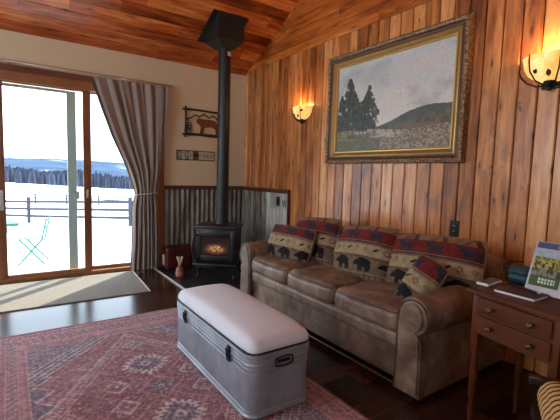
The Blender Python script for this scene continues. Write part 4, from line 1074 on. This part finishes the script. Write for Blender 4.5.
# ================================================================= OUTSIDE
def ground_z(x, y):
    d = np.maximum(0, y)
    return -.5-.55*np.clip((d-6)/9, 0, 1)-.25*np.clip((d-18)/35, 0, 1)
s = N('snow'); v, q = s.pos(); n_ = s.noise(v, .6, 6, .6); s.base(s.mix(n_, (.70, .72, .76), (.82, .82, .83)), .85, 0, .1); s.bump(n_, .5, .12); m_snow = s.m
gy = np.concatenate([np.linspace(.16, 12, 90), np.linspace(12.5, 62, 80), np.linspace(66, 140, 12)]); gx = np.linspace(-40, 60, 260)
Xg, Yg = np.meshgrid(gx, gy); xg, yg = Xg.ravel(), Yg.ravel()
crest = 66 - 1.9*np.clip(xg+2, -30, 14)
zg = ground_z(xg, yg)+.10*(fbm(xg*.5+50, yg*.5, 3, 80)-.5)*(yg < 20)-.16*np.clip(yg-crest, 0, 200)
zg += .42*np.exp(-((xg+.1)/1.0)**4-((yg-4.3+.5*xg)/.55)**2)+.16*np.exp(-((xg+1.3)/.5)**2-((yg-3.3)/.3)**2)
me_ = bpy.data.meshes.new('ground_snow'); me_.from_pydata(list(zip(xg.tolist(), yg.tolist(), zg.tolist())), [], grid_faces(260, len(gy))); [setattr(p, 'use_smooth', True) for p in me_.polygons]
me_.materials.append(m_snow); link(bpy.data.objects.new('ground_snow', me_), kind='structure')
def hill(name, y0, y1, zbase, zt, fn, mat, x0, x1, n=(200, 24)):
    xs = np.linspace(x0, x1, n[0]); ts = np.linspace(0, 1, n[1]); P = []
    for t in ts:
        for x_ in xs:
            h_ = zbase+(zt+fn(x_)-zbase)*math.sin(min(1, t*1.0)*PI/2); P.append((x_, y0+(y1-y0)*t, h_))
    xs_ = np.array([p[0] for p in P]); ys_ = np.array([p[1] for p in P]); nzz = (fbm(xs_*.03+9, ys_*.03, 4, 90)-.5)
    sc_ = (zt-zbase)*.12
    P = [(p[0], p[1], p[2]+float(k)*sc_) for p, k in zip(P, nzz)]
    P += [(x_, y1+200, zbase) for x_ in xs]
    me = bpy.data.meshes.new(name); me.from_pydata(P, [], grid_faces(n[0], n[1]+1)); [setattr(p, 'use_smooth', True) for p in me.polygons]; me.materials.append(mat)
    return link(bpy.data.objects.new(name, me), kind='structure')
def hillmat(name, a, b, snow, sc, thr):
    s = N(name); v, q = s.pos(); f = s.noise(s.comb(s.math('MULTIPLY', q[0], sc), s.math('MULTIPLY', q[1], sc*.6), s.math('MULTIPLY', q[2], sc*4)), 1, 6, .65)
    c = s.ramp(f, [(.3, a), (thr-.02, b), (thr+.04, snow)]); s.base(c, .95, 0, 0); return s.m
hill('hills_far', 700, 1500, -25, 20, lambda x: 5*math.sin(x*.0035+1)+3*math.sin(x*.011), hillmat('far_hazy_wooded_hill', (.04, .065, .11), (.065, .095, .145), (.17, .20, .24), .012, .60), -900, 1500)  # blue-grey base colours include painted distance haze
hill('hills_middle', 330, 560, -16, -1.5, lambda x: 2*math.sin(x*.012+2)+1.2*math.sin(x*.03), hillmat('mid_hazy_wooded_hill', (.035, .05, .085), (.055, .078, .12), (.18, .20, .23), .03, .60), -400, 700)  # haze tint painted into this hill's colours too
# bare wood at the field edge: uncountable mass of thin trees, blue haze tint in their colour
bm = BM(); rr = random.Random(5)
for i in range(1500):
    px = rr.uniform(-45, 60); py = rr.uniform(115, 170); zb = -5-(py-115)*.02; h_ = rr.uniform(5.0, 6.6)-max(0, px-2)*.07-.6*math.sin(px*.3)
    a = rr.uniform(0, PI)
    for k in range(3):
        ang_ = a+k*PI/3; wd = rr.uniform(.5, 1.2)
        vs = [bm.verts.new((px+math.cos(ang_)*wd*t, py+math.sin(ang_)*wd*t, zb+h_*z)) for t, z in ((0, 0), (1, .35), (.8, .8), (0, 1), (-.8, .78), (-1, .3))]
        bm.faces.new(vs)
wd_ = mk('bare_woods', bm, simple('hazy_bare_twigs', (.06, .075, .115), .95, 0, .35, 1.0, 0)); tag(wd_, 'bare grey woods beyond the snowy field outside the door', 'trees', kind='stuff')

def gz(x, y): return float(ground_z(np.array([x]), np.array([y]))[0])
# near fence
def fence(P, Q, n, h, rails, pr, rr_, label):
    t = thing('rail_fence', label, 'fence', (P[0], P[1], gz(*P)))
    P, Q = Vector((*P, 0)), Vector((*Q, 0))
    def L3(p, dz): return Vector((p.x, p.y, gz(p.x, p.y)+dz))-Vector((P.x, P.y, gz(P.x, P.y)))
    for i in range(n+1):
        p = P.lerp(Q, i/n); bm = BM(); a = L3(p, -.2); b = L3(p, h); tube(bm, [a, b], pr, 8); mk('post', bm, m_fencewood, t)
    for rz in rails:
        bm = BM(); pts_ = [L3(P.lerp(Q, i/n), rz) for i in range(n+1)]; tube(bm, pts_, rr_, 6); mk('rail', bm, m_fencewood, t)
fence((-7.33, 19.62), (5.82, .96+.0), 5, .93, (.78, .52, .26), .06, .05, 'near dark rail fence across the snow behind the mint chair')
fence((-7.6, 29.3), (14.4, 10.1), 14, .62, (.54, .36), .045, .036, 'far thin wire fence across the snow beyond the rail fence')

# mint folding chair and table on the snow
FZ = -.5
fc = thing('folding_chair', 'mint green folding bistro chair standing in the snow', 'chair', (-2.32, 3.28, FZ), R(-12))
def tb2(name, pts, r=.016, par=fc): bm = BM(); tube(bm, pts, r, 6); return mk(name, bm, m_mint, par, smooth=True)
for sy in (-.19, .19):
    tb2('leg', [(-.20, sy, .0), (.16, sy, .44)]); tb2('leg', [(.20, sy, .0), (.0, sy, .24), (-.17, sy, .44)])
    tb2('back_upright', [(.16, sy, .44), (.17, sy, .50), (.235, sy, .80)])
for k in range(6):
    bm = BM(); xx = -.18+k*.065; box(bm, (xx, -.19, .437), (xx+.04, .19, .450), .003); mk('seat_slat', bm, m_mint, fc)
for zz in (.62, .76):
    bm = BM(); xx = .17+(zz-.5)*.217; box(bm, (xx-.004, -.19, zz-.02), (xx+.004, .19, zz+.03), .002); mk('back_slat', bm, m_mint, fc)
ft = thing('bistro_table', 'mint green metal table at the left edge beyond the glass', 'table', (-2.86, 3.6, FZ), R(10))
bm = BM(); box(bm, (-.30, -.30, .68), (.30, .30, .70), .004); box(bm, (-.29, -.29, .65), (.29, -.275, .68)); box(bm, (-.29, .275, .65), (.29, .29, .68)); mk('table_top', bm, m_mint, ft)
for sx in (-1, 1):
    for sy in (-1, 1): tb2('leg', [(sx*.27, sy*.25, 0), (sx*.2, sy*.25, .66)], .009, ft)
